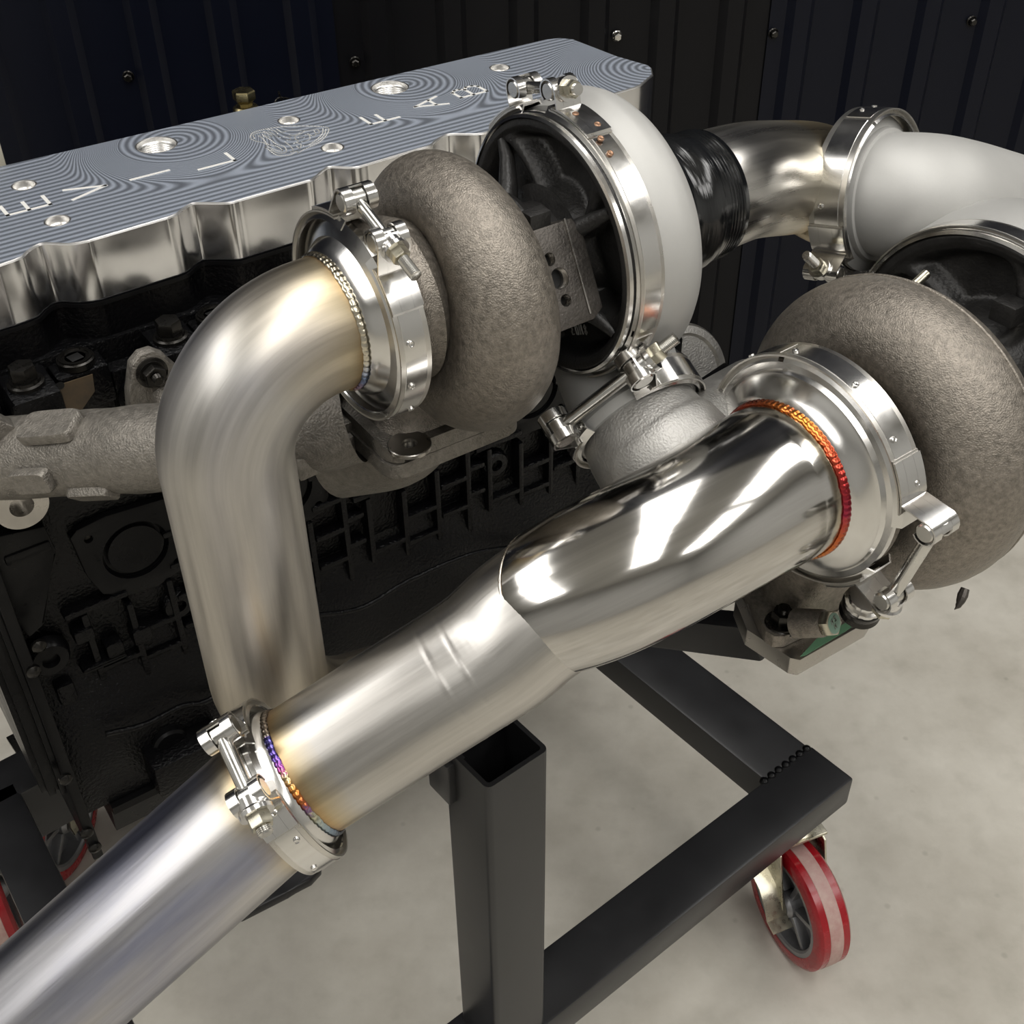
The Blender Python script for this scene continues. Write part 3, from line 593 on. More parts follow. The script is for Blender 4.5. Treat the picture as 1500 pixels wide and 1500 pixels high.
M().lathe(B0, AB, [(.232, .1265), (.233, .1292), (.236, .1298), (.2375, .1275), (.239, .1275), (.240, .130), (.244, .130)], 128).out('seal_ring', M_steelb, tb, smooth=25)
M().lathe(B0, AB, [(.17, .06), (.18, .066), (.2, .05), (.235, .046)], 48).out('bearing_housing', M_black, tb, smooth=50)
M().lathe(B0, AB, [(.250, .125), (.251, .131), (.262, .134), (.28, .137), (.305, .137), (.33, .125), (.35, .1), (.355, .08), (.40, .075), (.40, .07)], 120).out('compressor_cover', M_alm, tb, smooth=40)
c_ = PN(1357, 401, B0 + AB * .205, AB)
M().tube([c_ - AB * .05 + UP * -.02, c_], [.0042, .0042], 14, cap=True).out('speed_sensor_pin', M_zinc, tb)
for (px, py) in ((1478, 455),):
    cc = PN(px, py, B0 + AB * .225, AB); M().box(cc, (AB, TB, UP), (.02, .022, .018), .002).out('casting_lug', M_black, tb)
e1b = B0 + AB * .246
clamp('steel clamp ring around the large compressor backplate at right edge', e1b, AB, -UP + TB * .3, .1325, .020, gap=.2, lug=.018, bolt_l=.012, bolt_r=.0035, trun=.0068, hgt=.011, spots=(-.62, -.75, -.9, -1.05))
c_ = Zp(1145, 912, Q[2] + hb + .014)
m = M(); m.lathe(c_, UP, [(-.004, .0001), (-.004, .0155), (0, .0155), (.001, .0145), (.0025, .0145), (.003, .0125), (.003, .0001)], 28); m.out('washer', M_nut, tb)
m = M(); hexnut(m, c_ + UP * .003, UP, .018, .011); m.out('flange_nut', M_nut, tb)
m = M(); threaded(m, c_ + UP * .006, UP, .0055, .013); m.out('stud', M_nut, tb)
# adapter plate under the foot
pl_ = thing('flange_plate', 'bare steel adapter plate with green reflection under the large turbo foot', 'plate', W(sB, tB, hb - .03))
z1 = Q[2] + hb - .001
pp = [Zp(x, y, z1) for x, y in ((1077, 880), (1094, 922), (1158, 964), (1172, 967), (1271, 911), (1288, 884), (1300, 800), (1150, 790), (1085, 830))]
M().prism([p - UP * .020 for p in pp], UP * .020, .0012).out('plate_body', M_mach, pl_, smooth=25)
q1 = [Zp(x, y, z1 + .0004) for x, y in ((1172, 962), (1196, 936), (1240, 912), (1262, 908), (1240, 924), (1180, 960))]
M().prism(q1, UP * .0004).out('green_reflection', M_green, pl_)  # thin green patch painting a reflection onto the steel plate
bc = Zp(1214, 918, z1)
bt = thing('hex_bolt', 'hex bolt with green painted head in the adapter plate below large turbo', 'bolt', bc)
bd = nrm(UP * .8 + (CP - bc) / np.linalg.norm(CP - bc) * .5)
ba = nrm(T * .8 + U * .25 + UP * .5); bc = P(1209, 913, 1.065)
m = M(); hexnut(m, bc, ba, .0205, .009); m.out('head', M_zinc, bt)
M().lathe(bc - ba * .030, ba, [(0, .0001), (0, .0135), (.026, .0125), (.030, .0115), (.030, .0001)], 28).out('threaded_boss', M_cast, bt, smooth=40)
M().lathe(bc + ba * .0094, ba, [(0, .0001), (0, .0090), (-.0006, .0094)], 28).out('painted_face', mat('green_paint', (.26, .42, .33), .45), bt)
m = M()
for i, (a, b) in enumerate(((-.004, .001), (.001, .001), (-.002, -.005))): strokes(m, DG['M5'[i % 2]], lambda x, y, a=a, b=b: bc + ba * .0097 + nrm(np.cross(UP, ba)) * (a + x * .004) + nrm(np.cross(ba, np.cross(UP, ba))) * (b + y * .0045), .00035)
m.out('grade_mark', M_mach, bt)
ft = thing('hose_fitting', 'black and chrome ridged fitting beside the green headed bolt', 'fitting', Zp(1256, 893, z1))
fo = P(1258, 898, 1.035); fn = nrm(P(1277, 860, 1.0) - fo)
M().lathe(fo, fn, [(0, .0001), (0, .0155), (.003, .0175), (.006, .0165), (.008, .016), (.012, .0175), (.016, .0175), (.018, .015), (.018, .0001)], 36).out('collar', M_nut, ft, smooth=30)
M().lathe(fo + fn * .018, fn, [(0, .0001), (0, .0165), (.004, .0165), (.005, .014), (.009, .0135), (.009, .0001)], 40, rf=lambda th, a: 1 + .035 * (1 if int(th * 20 / PI) % 2 else 0)).out('knurled_ring', M_steelb, ft, smooth=25)
M().lathe(fo - fn * .004, fn, [(0, .0001), (0, .0135), (.004, .0150)], 6).out('hex_base', M_nut, ft, smooth=25)
m = M(); m.tube(spline([P(1414, 862, 1.12), P(1405, 885, 1.12), P(1398, 893, 1.12)], 5), [.004, .0045, .005, .0045, .004, .003, .0028, .002, .0012, .0008, .0003], 10, cap=True); tag(m.out('zip_tie_tail', M_castd), 'dark pointed tail hanging below the large turbine housing', 'tie')
# ------------------------------------------------------------------ billet valve cover
ZT = Q[2]; TH = .060
front_px = [(-240, 452), (-120, 422), (0, 388), (30, 377), (42, 367), (54, 359), (67, 356), (100, 357), (127, 353), (247, 318), (259, 313), (268, 306), (279, 299), (290, 297), (333, 297), (350, 293), (457, 263), (467, 255), (477, 247), (486, 244), (518, 245), (536, 241), (613, 218), (630, 213), (640, 205), (650, 199), (662, 196), (700, 196), (720, 191)]
front = [Zp(x, y, ZT) for x, y in front_px]
fr_st = []
for i, p in enumerate(front):
    if i and np.linalg.norm(p - front[i - 1]) > .03:
        for q in (.08, .3, .7, .92): fr_st.append(ST(front[i - 1] * (1 - q) + p * q)[:2])
    fr_st.append(ST(p)[:2])
fr_st += [(.43, .0), (.448, .004), (.47, -.008), (.50, -.008), (.53, .002)]
rgt = [ST(Zp(x, y, ZT))[:2] for x, y in ((893, 139), (930, 128), (939, 124), (957, 109), (955, 99))]
bck = [ST(Zp(x, y, ZT))[:2] for x, y in ((950, 95), (905, 82), (840, 57), (820, 55), (800, 57), (400, 150), (0, 243), (-240, 299))]
outline = [q for q in fr_st if q[0] < rgt[0][0] - .005] + rgt + bck
HOLES = [(*ST(Zp(x, y, ZT))[:2], r) for x, y, r in ((35, 271, .0105), (84, 323, .0105), (423, 176, .0105), (487, 216, .0105), (732, 99, .0105), (229, 212, .0200), (571, 128, .0200))]
HOLES += [(HOLES[4][0] + .01, HOLES[1][1] + .0, .0105)]
bx = math.radians(34)
cu = bpy.data.curves.new('cover', 'CURVE'); cu.dimensions = '2D'; cu.fill_mode = 'BOTH'; cu.extrude = TH / 2 - .0018; cu.bevel_depth = .0018; cu.bevel_resolution = 1; cu.offset = -.0018
def addp(pts):
    sp = cu.splines.new('POLY'); sp.points.add(len(pts) - 1)
    for i, (a, b) in enumerate(pts): sp.points[i].co = (a, b, 0, 1)
    sp.use_cyclic_u = True
def resmooth(pts):
    P3 = [A((a, b, 0)) for a, b in pts]; return [(p[0], p[1]) for p in P3]
ol = [A((a, b, 0)) for a, b in outline]
nfr = len(outline) - len(rgt) - len(bck)
addp([(p[0], p[1]) for p in spline(ol[:nfr], 5)] + outline[nfr:])
for a, b, r in HOLES: addp([(a + r * math.cos(2 * PI * k / 40), b + r * math.sin(2 * PI * k / 40)) for k in range(40)])
tmp = bpy.data.objects.new('tmp', cu); sc.collection.objects.link(tmp)
dg = bpy.context.evaluated_depsgraph_get(); me = tmp.to_mesh()
vs = [tuple(v.co) for v in me.vertices]; fs = [tuple(p.vertices) for p in me.polygons]; tmp.to_mesh_clear(); bpy.data.objects.remove(tmp)
top_f = [f for f in fs if all(abs(vs[i][2] - TH / 2) < 1e-5 for i in f)]
bev_f = [f for f in fs if f not in set(top_f) and min(vs[i][2] for i in f) > TH / 2 - .0035]
oth_f = [f for f in fs if f not in set(top_f) and f not in set(bev_f)]
def cover_mat():
    m = mat('milled_top', (.78, .85, .97), .46, 1.0, attr=True); nt = m.node_tree; N = nt.nodes; L = nt.links; b = N['Principled BSDF']
    at = N.new('ShaderNodeAttribute'); at.attribute_name = 'tc'; nz = N.new('ShaderNodeTexNoise'); nz.inputs['Scale'].default_value = 9; nz.inputs['Detail'].default_value = 2; L.new(at.outputs['Vector'], nz.inputs[0])
    sx = N.new('ShaderNodeSeparateXYZ'); L.new(at.outputs['Vector'], sx.inputs[0])
    def math_(op, a, b_=None, c=None):
        n = N.new('ShaderNodeMath'); n.operation = op
        for i, v in enumerate((a, b_, c)):
            if v is None: continue
            if isinstance(v, (int, float)): n.inputs[i].default_value = v
            else: L.new(v, n.inputs[i])
        return n.outputs[0]
    s_o, t_o = sx.outputs[0], sx.outputs[1]
    f = math_('MULTIPLY', t_o, 1.0)
    f = math_('MULTIPLY_ADD', nz.outputs[0], .004, f)
    for (cx, cy) in ((HOLES[5][0] + .02, HOLES[5][1] + .0), (HOLES[6][0] + .02, HOLES[6][1] + .0), (rgt[3][0] + .01, rgt[3][1] - .02)):
        dx = math_('ADD', s_o, -cx); dy = math_('ADD', t_o, -cy)
        d = math_('SQRT', math_('ADD', math_('MULTIPLY', math_('MULTIPLY', dx, dx), 1.0), math_('MULTIPLY', dy, dy)))
        wgt = math_('SUBTRACT', 1.0, math_('SMOOTH_MIN', math_('DIVIDE', d, .105), 1.0, .3))
        wgt = math_('MINIMUM', math_('MULTIPLY', math_('MAXIMUM', wgt, 0.0), 2.2), 1.0)
        f = math_('ADD', math_('MULTIPLY', f, math_('SUBTRACT', 1.0, wgt)), math_('MULTIPLY', d, wgt))
    wv = math_('SINE', math_('MULTIPLY', f, 2 * PI / .0085)); wv2 = math_('SINE', math_('MULTIPLY', f, 2 * PI / .0009))
    hgt = wv
    bp = N.new('ShaderNodeBump'); bp.inputs['Strength'].default_value = .15; bp.inputs['Distance'].default_value = .0009; L.new(hgt, bp.inputs['Height']); L.new(bp.outputs[0], b.inputs['Normal'])
    mr = N.new('ShaderNodeMapRange'); mr.inputs[1].default_value = -1; mr.inputs[3].default_value = .4; mr.inputs[4].default_value = .55; L.new(wv, mr.inputs[0]); L.new(mr.outputs[0], b.inputs['Roughness'])
    return m
vc = thing('valve_cover', 'thick milled billet aluminium valve cover engraved EVIL FAB on the engine top', 'engine cover', W(.2, -.1, -TH))
for nm, ff, mt in (('milled_top', top_f, cover_mat()), ('bright_chamfer', bev_f, M_edge), ('cover_body', oth_f, M_bill)):
    m = M(); used = sorted({i for f in ff for i in f}); ix = {i: k for k, i in enumerate(used)}
    m.add([W(vs[i][0], vs[i][1], vs[i][2] - TH / 2) for i in used], [tuple(ix[i] for i in f) for f in ff], tc=[(vs[i][0], vs[i][1], vs[i][2]) for i in used])
    m.out(nm, mt, vc, smooth=38)
for k, (a, b, r) in enumerate(HOLES):
    big = r > .015; c0 = W(a, b, 0); ri = r * (.80 if big else .62); m = M()
    if big:
        pr = [(-.0002, r * 1.0), (-.004, r * .98), (-.0042, r * .86)]
        for q in range(8): pr += [(-.005 - q * .0022, ri), (-.0061 - q * .0022, ri * 1.07)]
        pr += [(-.03, ri), (-.03, .0001)]
    else: pr = [(-.0002, r), (-.0065, r * .97), (-.0070, ri), (-.024, ri * .98), (-.024, .0001)]
    m.lathe(c0, UP, pr, 48); m.out('threaded_port' if big else 'bolt_hole', M_edge, vc, smooth=25)
    M().lathe(c0, UP, [(-.0235 if not big else -.0295, .0001), (-.0235 if not big else -.0295, ri * .97)], 24).out('hole_bottom', M_hole, vc)
# engraved letters; each letter's top points towards -s
LET = {'E': [[(0, 0), (0, 1)], [(0, 1), (.62, 1)], [(0, .5), (.55, .5)], [(0, 0), (.62, 0)]], 'V': [[(-.02, 1), (.34, 0)], [(.34, 0), (.7, 1)]], 'I': [[(.3, 0), (.3, 1)]], 'L': [[(0, 1), (0, 0)], [(0, 0), (.6, 0)]],
       'F': [[(0, 0), (0, 1)], [(0, 1), (.62, 1)], [(0, .5), (.55, .5)]], 'A': [[(-.02, 0), (.34, 1)], [(.34, 1), (.7, 0)], [(.12, .36), (.56, .36)]], 'B': [[(0, 0), (0, 1)], [(0, 1), (.5, 1)], [(.5, 1), (.62, .85)], [(.62, .85), (.62, .65)], [(.62, .65), (.5, .52)], [(0, .52), (.5, .52)], [(.5, .52), (.66, .38)], [(.66, .38), (.66, .14)], [(.66, .14), (.5, 0)], [(0, 0), (.5, 0)]]}
def bar(m, p, q, w_, hh=.00025):
    d = nrm(q - p); sd = np.cross(UP, d); p = p - d * w_ / 2; q = q + d * w_ / 2
    m.prism([p - sd * w_ / 2, q - sd * w_ / 2, q + sd * w_ / 2, p + sd * w_ / 2], UP * hh)
for ch, (cx, cy), hgt_, wid_ in (('E', (37, 301), .040, .036), ('V', (128, 279), .036, .036), ('I', (219, 256), .038, .036), ('L', (311, 236), .038, .036), ('F', (556, 172), .034, .036), ('A', (628, 152), .034, .036), ('B', (686, 134), .034, .036)):
    s_, t_, _h = ST(Zp(cx, cy, ZT)); m = M()
    for (a, b), (c, d) in LET[ch]:
        f = lambda x, y: W(s_ + (.5 - y) * hgt_, t_ - (x - .33) * wid_, .00005)
        bar(m, f(a, b), f(c, d), .0036, .0003)
    m.out('letter', M_grave, vc, smooth=0)
# engraved swirl emblem
def epx(x, y): return Zp(360 + x * .1067, 160 + y * .1067, ZT) + UP * .0001
EM = [[(60, 390), (90, 330), (200, 290), (330, 265), (520, 240), (760, 232), (980, 238), (1110, 250), (1140, 285), (1100, 370), (1010, 455), (900, 510), (800, 555), (720, 600), (700, 575), (620, 625), (500, 640), (400, 620), (300, 545), (270, 525), (300, 500), (240, 460), (160, 445), (90, 420), (60, 390)],
      [(120, 400), (100, 360), (150, 330), (240, 320), (330, 350), (360, 375), (300, 375), (230, 350)], [(180, 370), (230, 400), (300, 480), (420, 510), (500, 560), (490, 580), (400, 560), (310, 520)], [(250, 310), (330, 320), (390, 350), (430, 375), (470, 390)],
      [(350, 560), (430, 600), (520, 600), (560, 570), (520, 510), (420, 480), (320, 410), (240, 370)], [(430, 280), (500, 320), (560, 300), (650, 290), (760, 295), (800, 300)], [(540, 450), (590, 490), (640, 540), (650, 580), (620, 590)],
      [(520, 380), (600, 390), (610, 420), (570, 425)], [(660, 470), (720, 440), (680, 410), (690, 370), (750, 340), (820, 300), (900, 290), (980, 280), (1010, 320), (970, 340), (940, 300)], [(720, 390), (780, 380), (800, 390)], [(700, 460), (760, 490), (740, 540), (700, 510)],
      [(820, 350), (870, 360), (880, 410), (820, 440), (770, 450)], [(1060, 270), (1050, 340), (960, 430), (860, 490), (790, 505)], [(1100, 275), (1080, 350), (990, 440), (880, 500)], [(850, 340), (930, 370), (970, 340)], [(280, 275), (400, 300), (440, 340)], [(600, 350), (660, 360), (740, 330)]]
m = M()
for pl_e in EM:
    pts = spline([epx(*p) for p in pl_e], 4)
    for a, b in zip(pts[:-1], pts[1:]):
        if np.linalg.norm(b - a) > 1e-5: bar(m, a, b, .0011, .0002)
m.out('emblem', M_grave, vc, smooth=0)
# ------------------------------------------------------------------ engine: rocker box, head, block, pan
def ebox(m, s0, s1, t0, t1, h0, h1, bev=.003): m.box(W((s0 + s1) / 2, (t0 + t1) / 2, (h0 + h1) / 2), (U, T, UP), (abs(s1 - s0), abs(t1 - t0), abs(h1 - h0)), bev); return m
outline_s = [(p[0], p[1]) for p in spline(ol[:nfr], 5)] + outline[nfr:]
rb = thing('rocker_box', 'gloss black wavy rocker housing directly under the billet cover', 'engine part', W(.2, -.1, -.12))
def shrink(pts, k=.003):
    c = (.2, -.1); return [(a, b - k if b > -.05 else b + k) for a, b in pts]
M().prism([W(a, b, -.0005 - TH - .004) for a, b in shrink(outline_s, -.0015)], UP * .004).out('gasket', M_engs, rb, smooth=30)
M().prism([W(a, b, -.100) for a, b in shrink(outline_s, .004)], UP * .0355).out('housing', M_eng, rb, smooth=30)
hd = thing('cylinder_head', 'rough black painted cylinder head with bolts and plugs behind the manifold', 'engine part', W(.2, -.1, -.2))
m = M(); ebox(m, -.17, .60, -.25, .0, -.245, -.1, .004)
ebox(m, -.17, .60, .0, .018, -.245, -.205, .004)
m.out('head_casting', M_eng, hd)
pit = .138; m = M()
for k in range(-1, 6):
    b = -.088 + pit * k
    if b > .56: break
    ebox(m, b - .022, b + .022, -.02, .055, -.165, -.104, .006)
    ebox(m, b + .024, b + .074, -.02, .030, -.150, -.108, .006)
    ebox(m, b + .076, b + .112, -.02, .018, -.185, -.125, .005)
m.out('boss_row', M_eng, hd, kind='stuff', smooth=40)
for k in range(0, 4):
    b = -.088 + pit * k
    c_ = W(b - .002, .028, -.104); m = M(); m.lathe(c_, UP, [(0, .0001), (0, .0165), (.0035, .0165), (.0045, .014), (.007, .0135), (.007, .0001)], 28); hexnut(m, c_ + UP * .007, UP, .0215, .0135); m.out('head_bolt', M_nut, hd, smooth=30)
    c_ = W(b + .049, .012, -.108); sp_ = M().lathe(c_, UP, [(0, .0001), (0, .0175), (.006, .0175), (.007, .0155), (.0085, .0155), (.0085, .0125), (.007, .0120), (.007, .0095)], 32).out('socket_plug', M_nut, hd, smooth=30)
    M().lathe(c_, UP, [(.0072, .0001), (.0072, .0062), (.0068, .0085)], 4).out('square_socket', M_hole, sp_)
    M().lathe(W(b + .094, .0195, -.155), T, [(-.001, .018), (.003, .018), (.003, .014), (-.006, .013), (-.006, .0001)], 28).out('port_rim', M_engs, hd, smooth=30)
M().prism([W(-.083, .0315, -.152), W(-.083, .0315, -.128), W(-.064, .0315, -.112), W(-.032, .0315, -.112), W(-.034, .0315, -.13), W(-.05, .0315, -.145), W(-.06, .0315, -.158)], T * .0008).out('bare_patch', M_brnp, hd, smooth=0)
c_ = PT(88, 565, .0325); M().lathe(c_, T, [(0, .0001), (0, .004)], 20).out('patch_hole', M_hole, hd)
# block
bk = thing('engine_block', 'gloss black painted inline engine block with ribs and core plugs', 'engine', W(.2, -.1, -.7))
m = M(); ebox(m, -.165, .588, -.28, -.004, -.52, -.2455, .004); ebox(m, -.150, .588, -.28, .0, -.30, -.2455, .006); m.out('upper_casting', M_eng, bk)
# lower crankcase: swept curved wall
rows = []; prof = [(-.004, -.47), (.004, -.50), (.022, -.535), (.034, -.575), (.038, -.61), (.036, -.65), (.036, -.66), (-.3, -.66), (-.3, -.47)]
for s_ in np.linspace(-.165, .588, 40):
    rows.append([W(s_, t_ + (.006 * math.sin(s_ * 43) if -.6 < h_ < -.5 and t_ > 0 else 0), h_) for t_, h_ in prof])
M().grid(rows, cap0=True, cap1=True).out('crankcase', M_eng, bk, smooth=40)
# ribs of the water jacket
def rib(s0, s1, h0, h1, d=.015, w_=.008, t0=-.006): ebox(m, s0 - (w_ / 2 if s0 == s1 else 0), s1 + (w_ / 2 if s0 == s1 else 0), t0, t0 + d + .002, h0 - (w_ / 2 if h0 == h1 else 0), h1 + (w_ / 2 if h0 == h1 else 0), .0035)
for cell in range(4):
    b = -.10 + cell * .172
    for (a0, a1, h0, h1) in ((b, b, -.50, -.40), (b + .048, b + .048, -.53, -.41), (b + .095, b + .095, -.52, -.40), (b + .14, b + .14, -.52, -.30), (b, b + .048, -.485, -.485), (b + .05, b + .095, -.455, -.455), (b + .05, b + .095, -.495, -.495), (b + .1, b + .14, -.34, -.34), (b + .1, b + .14, -.385, -.385), (b + .1, b + .14, -.43, -.43), (b + .1, b + .14, -.475, -.475), (b - .02, b + .05, -.395, -.395), (b + .14, b + .165, -.42, -.42), (b + .14, b + .165, -.46, -.46)):
        m = M(); rib(a0, a1, h0, h1); m.out('rib', M_eng, bk)
for cell in range(4):
    b = -.03 + cell * .172
    cc = W(b, -.004, -.345); m = M()
    m.prism([W(b + x, -.006, -.345 + y) for x, y in ((-.052, .052), (-.060, .045), (-.055, -.01), (-.045, -.040), (-.020, -.055), (.015, -.058), (.045, -.048), (.054, -.03), (.054, .04), (.045, .05), (-.02, .056))], T * .014, .002); CFN = globals().setdefault('CFN', []); CFN.append(m.out('core_flange', M_engs, bk, smooth=30).name)
    cut(bpy.context.scene.objects[CFN[cell]], [(W(b, .0082, -.345), T, .036, .010)] + [(W(b + dx, .0082, -.345 + dy), T, .0048, .012) for dx, dy in ((-.043, .036), (.040, -.036))])
    M().lathe(W(b, .008, -.345), T, [(-.009, .0358), (-.004, .0355), (-.0035, .034), (-.006, .033), (-.0065, .0295), (-.002, .029), (-.0015, .0001)], 56).out('core_plug', M_engs, bpy.context.scene.objects[CFN[cell]], smooth=25)
    for dx, dy in ((-.043, .036), (.040, -.036)): M().lathe(W(b + dx, .008, -.345 + dy), T, [(-.002, .0047), (-.006, .0045), (-.007, .0001)], 20).out('tapped_hole', M_nut, bpy.context.scene.objects[CFN[cell]], smooth=20)
for px, py, r_, t_ in ((263, 888, .016, .002), (75, 968, .019, .010), (728, 682, .016, .002), (38, 858, .009, .004), (445, 985, .014, .01)):
    c_ = PT(px, py, t_ + .006)
    M().lathe(c_, T, [(-.014, r_ * 1.25), (-.003, r_ * 1.12), (0, r_), (.0004, r_ * .5), (-.006, r_ * .45), (-.006, .0001)], 32).out('round_boss', M_eng if py != 968 else M_engs, bk, smooth=30)
for (px, py, w_, h_) in ((120, 925, .022, .018), (165, 945, .020, .02), (205, 925, .022, .022), (150, 965, .05, .008), (95, 1010, .02, .03)):
    c_ = PT(px, py, .004); M().box(c_, (U, T, UP), (w_, .022, h_), .005).out('cast_boss', M_eng, bk)
M().prism([PT(x, y, .012) for x, y in ((-24, 780), (60, 762), (78, 800), (62, 850), (60, 905), (38, 925), (8, 890))], T * .012, .003).out('side_pad', M_engs, bk, smooth=30)
M().box(PT(35, 800, .012), (U, T, UP), (.045, .03, .012), .003).out('step', M_engs, bk)
M().lathe(PT(32, 742, .035), T, [(-.03, .026), (-.001, .026), (0, .0255), (0, .0115), (-.012, .0115), (-.012, .0001)], 40).out('machined_ring', M_mach, bk, smooth=25)
# curved pan rail ridges
m = M(); m.tube(spline([PT(155, 1075, .05), PT(210, 1062, .052), PT(265, 1035, .045), PT(300, 1028, .045), PT(350, 1000, .04)], 8), .0035, 10); m.out('cast_ridge', M_eng, bk, smooth=60)
m = M(); m.tube(spline([PT(460, 902, .05), PT(530, 890, .05), PT(600, 850, .045), PT(690, 812, .045), PT(760, 800, .04)], 8), .003, 10); m.out('cast_ridge', M_eng, bk, smooth=60)
for pts_ in (((150, 1085), (175, 1010), (250, 965), (330, 950), (360, 1020), (250, 1075)), ): pass
m = M(); ebox(m, -.09, .0, .03, .075, -.655, -.60, .01); m.out('pan_lug', M_eng, bk)
M().lathe(PT(252, 1092, .045), T, [(-.03, .022), (-.003, .021), (0, .018), (0, .0001)], 20).out('round_boss', M_engs, bk, smooth=30)
op = thing('oil_pan', 'black oil pan bottom showing below the lower clamp', 'engine part', W(.2, -.1, -.735))
m = M(); pr_ = [(.045, -.661), (.045, -.672), (.03, -.68), (.015, -.735), (-.24, -.735), (-.26, -.69), (-.28, -.672), (-.28, -.661)]
m.grid([[W(s_, t_, h_) for t_, h_ in pr_] for s_ in (-.14, -.12, .3, .56)], cap0=True, cap1=True); m.out('pan_body', M_engs, op, smooth=30)
# rear end plate and round housing at left
ep_ = thing('rear_housing', 'black end plate and round flywheel housing at the left engine end', 'engine part', W(-.18, -.1, -.6))
m = M(); ebox(m, -.178, -.166, -.30, .050, -.725, -.25, .002); m.out('end_plate', M_engs, ep_)
for k, (sa, sb, tk) in enumerate(((-.184, -.1785, .044), (-.188, -.184, .034), (-.196, -.188, .038), (-.202, -.196, .028))):
    hb0 = ST(PT(86, 1172, .035))[2]; pts = [(tk - .035 * ((h_ + .46) / .26) ** 2, h_) for h_ in np.linspace(-.25, hb0, 28)]
    M().prism([W(sa, t_, h_) for t_, h_ in pts] + [W(sa, -.3, hb0), W(sa, -.3, -.25)], U * (sb - sa), .0008).out('housing_ring', M_engs, ep_, smooth=30)
for px, py in ((50, 985), (97, 1143), (128, 1222), (140, 1243), (58, 948)):
    c_ = PT(px, py, .052); m = M(); m.lathe(c_, T, [(-.004, .0001), (-.004, .0075), (0, .0075), (.003, .004), (.0042, .0001)], 16); m.out('cap_screw', M_nut, ep_)
# ------------------------------------------------------------------ exhaust manifold
mf = thing('exhaust_manifold', 'rough grey cast iron exhaust manifold log running left from the small turbo', 'manifold', W(0, .1, -.17))
ma = P(-60, 676, 1.13); mb = P(120, 664, 1.075); mc = P(240, 655, 1.03); md = P(400, 640, 1.01); me_ = P(520, 612, 1.0)
mpth = spline([ma, mb, mc, md, me_], 10)
M().tube(mpth, [.0375 - .0005 * math.sin(i) for i in range(len(mpth))], 48).out('log', M_castman, mf, smooth=60)
for (x0, x1, y0, dy, tt, name) in (): pass
def pad(c, ax, up_, nn, w_, h_, d_):
    rr = rring(c, ax, up_, w_ / 2, h_ / 2, 6, 28); r2 = rring(c + nn * d_, ax, up_, w_ / 2 * .95, h_ / 2 * .93, 6, 28)
    return M().grid([rr, [q + nn * d_ * .8 for q in rr], r2], cap1=True)
mdv = nrm(mc - ma); toC = nrm(CP - mb); nn = nrm(toC - mdv * (toC @ mdv)); sd = np.cross(mdv, nn); sd = sd if sd[2] > 0 else -sd
axp = lambda px: ma + mdv * ((PN(px, 665, mb, nn) - ma) @ mdv)
def padat(px, ang, w_, h_):
    c = axp(px); d = nrm(nn * math.cos(ang) + sd * math.sin(ang)); up_ = nrm(np.cross(mdv, d)); return pad(c + d * .0315, mdv, up_, d, w_, h_, .0095)
padat(118, math.radians(42), .060, .032).out('cast_pad', M_castman, mf, smooth=40)
padat(88, math.radians(-36), .042, .022).out('cast_pad', M_castman, mf, smooth=40)
padat(150, math.radians(-75), .046, .022).out('cast_pad', M_castman, mf, smooth=40)
def ear(px, py, t_):
    c = PT(px, py, t_); k = [(-.030, -.055), (-.024, -.015), (-.016, .012), (-.006, .020), (.006, .020), (.016, .012), (.03, -.018), (.055, -.05), (.055, -.08), (-.030, -.08)]
    M().prism([c + U * a + UP * b - T * .014 for a, b in k], T * .014, .003).out('flange_ear', M_castman, mf, smooth=30)
    M().tube(spline([c + U * .02 - UP * .03 - T * .006, c + U * .02 - UP * .05 + T * .02, c + U * .015 - UP * .075 + T * .045], 5), .026, 24).out('runner', M_castman, mf, smooth=60)
    m = M(); m.lathe(c, T, [(0, .0001), (0, .0150), (.002, .0150), (.003, .0125), (.004, .0125), (.004, .0001)], 28); hexnut(m, c + T * .004, T, .019, .009); m.out('flange_nut', M_nut, mf, smooth=30)
    m = M(); threaded(m, c + T * .01, T, .0052, .009, pitch=.0016); m.out('stud', M_nut, mf)
ear(222, 545, .072)
M().prism([PT(x, y, .06) for x, y in ((-60, 600), (-10, 598), (10, 610), (35, 622), (20, 632), (-60, 640))], T * .02, .004).out('flange_ear', M_castman, mf, smooth=30)
M().prism([W(s_, t_, hz - .0265) for s_, t_ in rrect(.100, .228, .236, .356, .014)], UP * .014, .002).out('turbo_flange', M_castman, mf, smooth=30)
M().prism([W(s_, t_, hz - .034) for s_, t_ in ((.055, .235), (.10, .22), (.10, .30), (.045, .305))], UP * .022, .004).out('flange_web', M_castman, mf, smooth=30)
M().tube(spline([W(.16, .30, hz - .02), W(.15, .27, hz - .06), W(.12, .22, hz - .09)], 6), .038, 28).out('riser', M_castman, mf, smooth=60)
# brass fitting and wire clip behind the cover
bf = thing('brass_fitting', 'dull brass hex fitting standing behind the billet cover', 'fitting', PT(361, 160, -.235))
b0 = PT(361, 165, -.235)
M().lathe(b0, UP, [(-.03, .0001), (-.03, .0135), (0, .0135), (.001, .0142), (.006, .0142), (.008, .012), (.008, .0001)], 28).out('body', M_brass, bf, smooth=30)
M().lathe(b0 + UP * .008, UP, [(0, .0078), (.004, .0085), (.008, .0128), (.016, .0128), (.0175, .0118), (.0175, .0001)], 6).out('hex_cap', M_brass, bf, smooth=20)
wc = thing('wire_clip', 'bent thin wire clip just right of the brass fitting', 'clip', PT(412, 146, -.225))
m = M(); m.tube(spline([PT(x, y, -.225) for x, y in ((402, 160), (404, 148), (411, 143), (426, 146), (424, 152), (415, 150), (410, 140), (408, 134))], 5), .0012, 8, cap=True); m.out('wire', M_nut, wc)
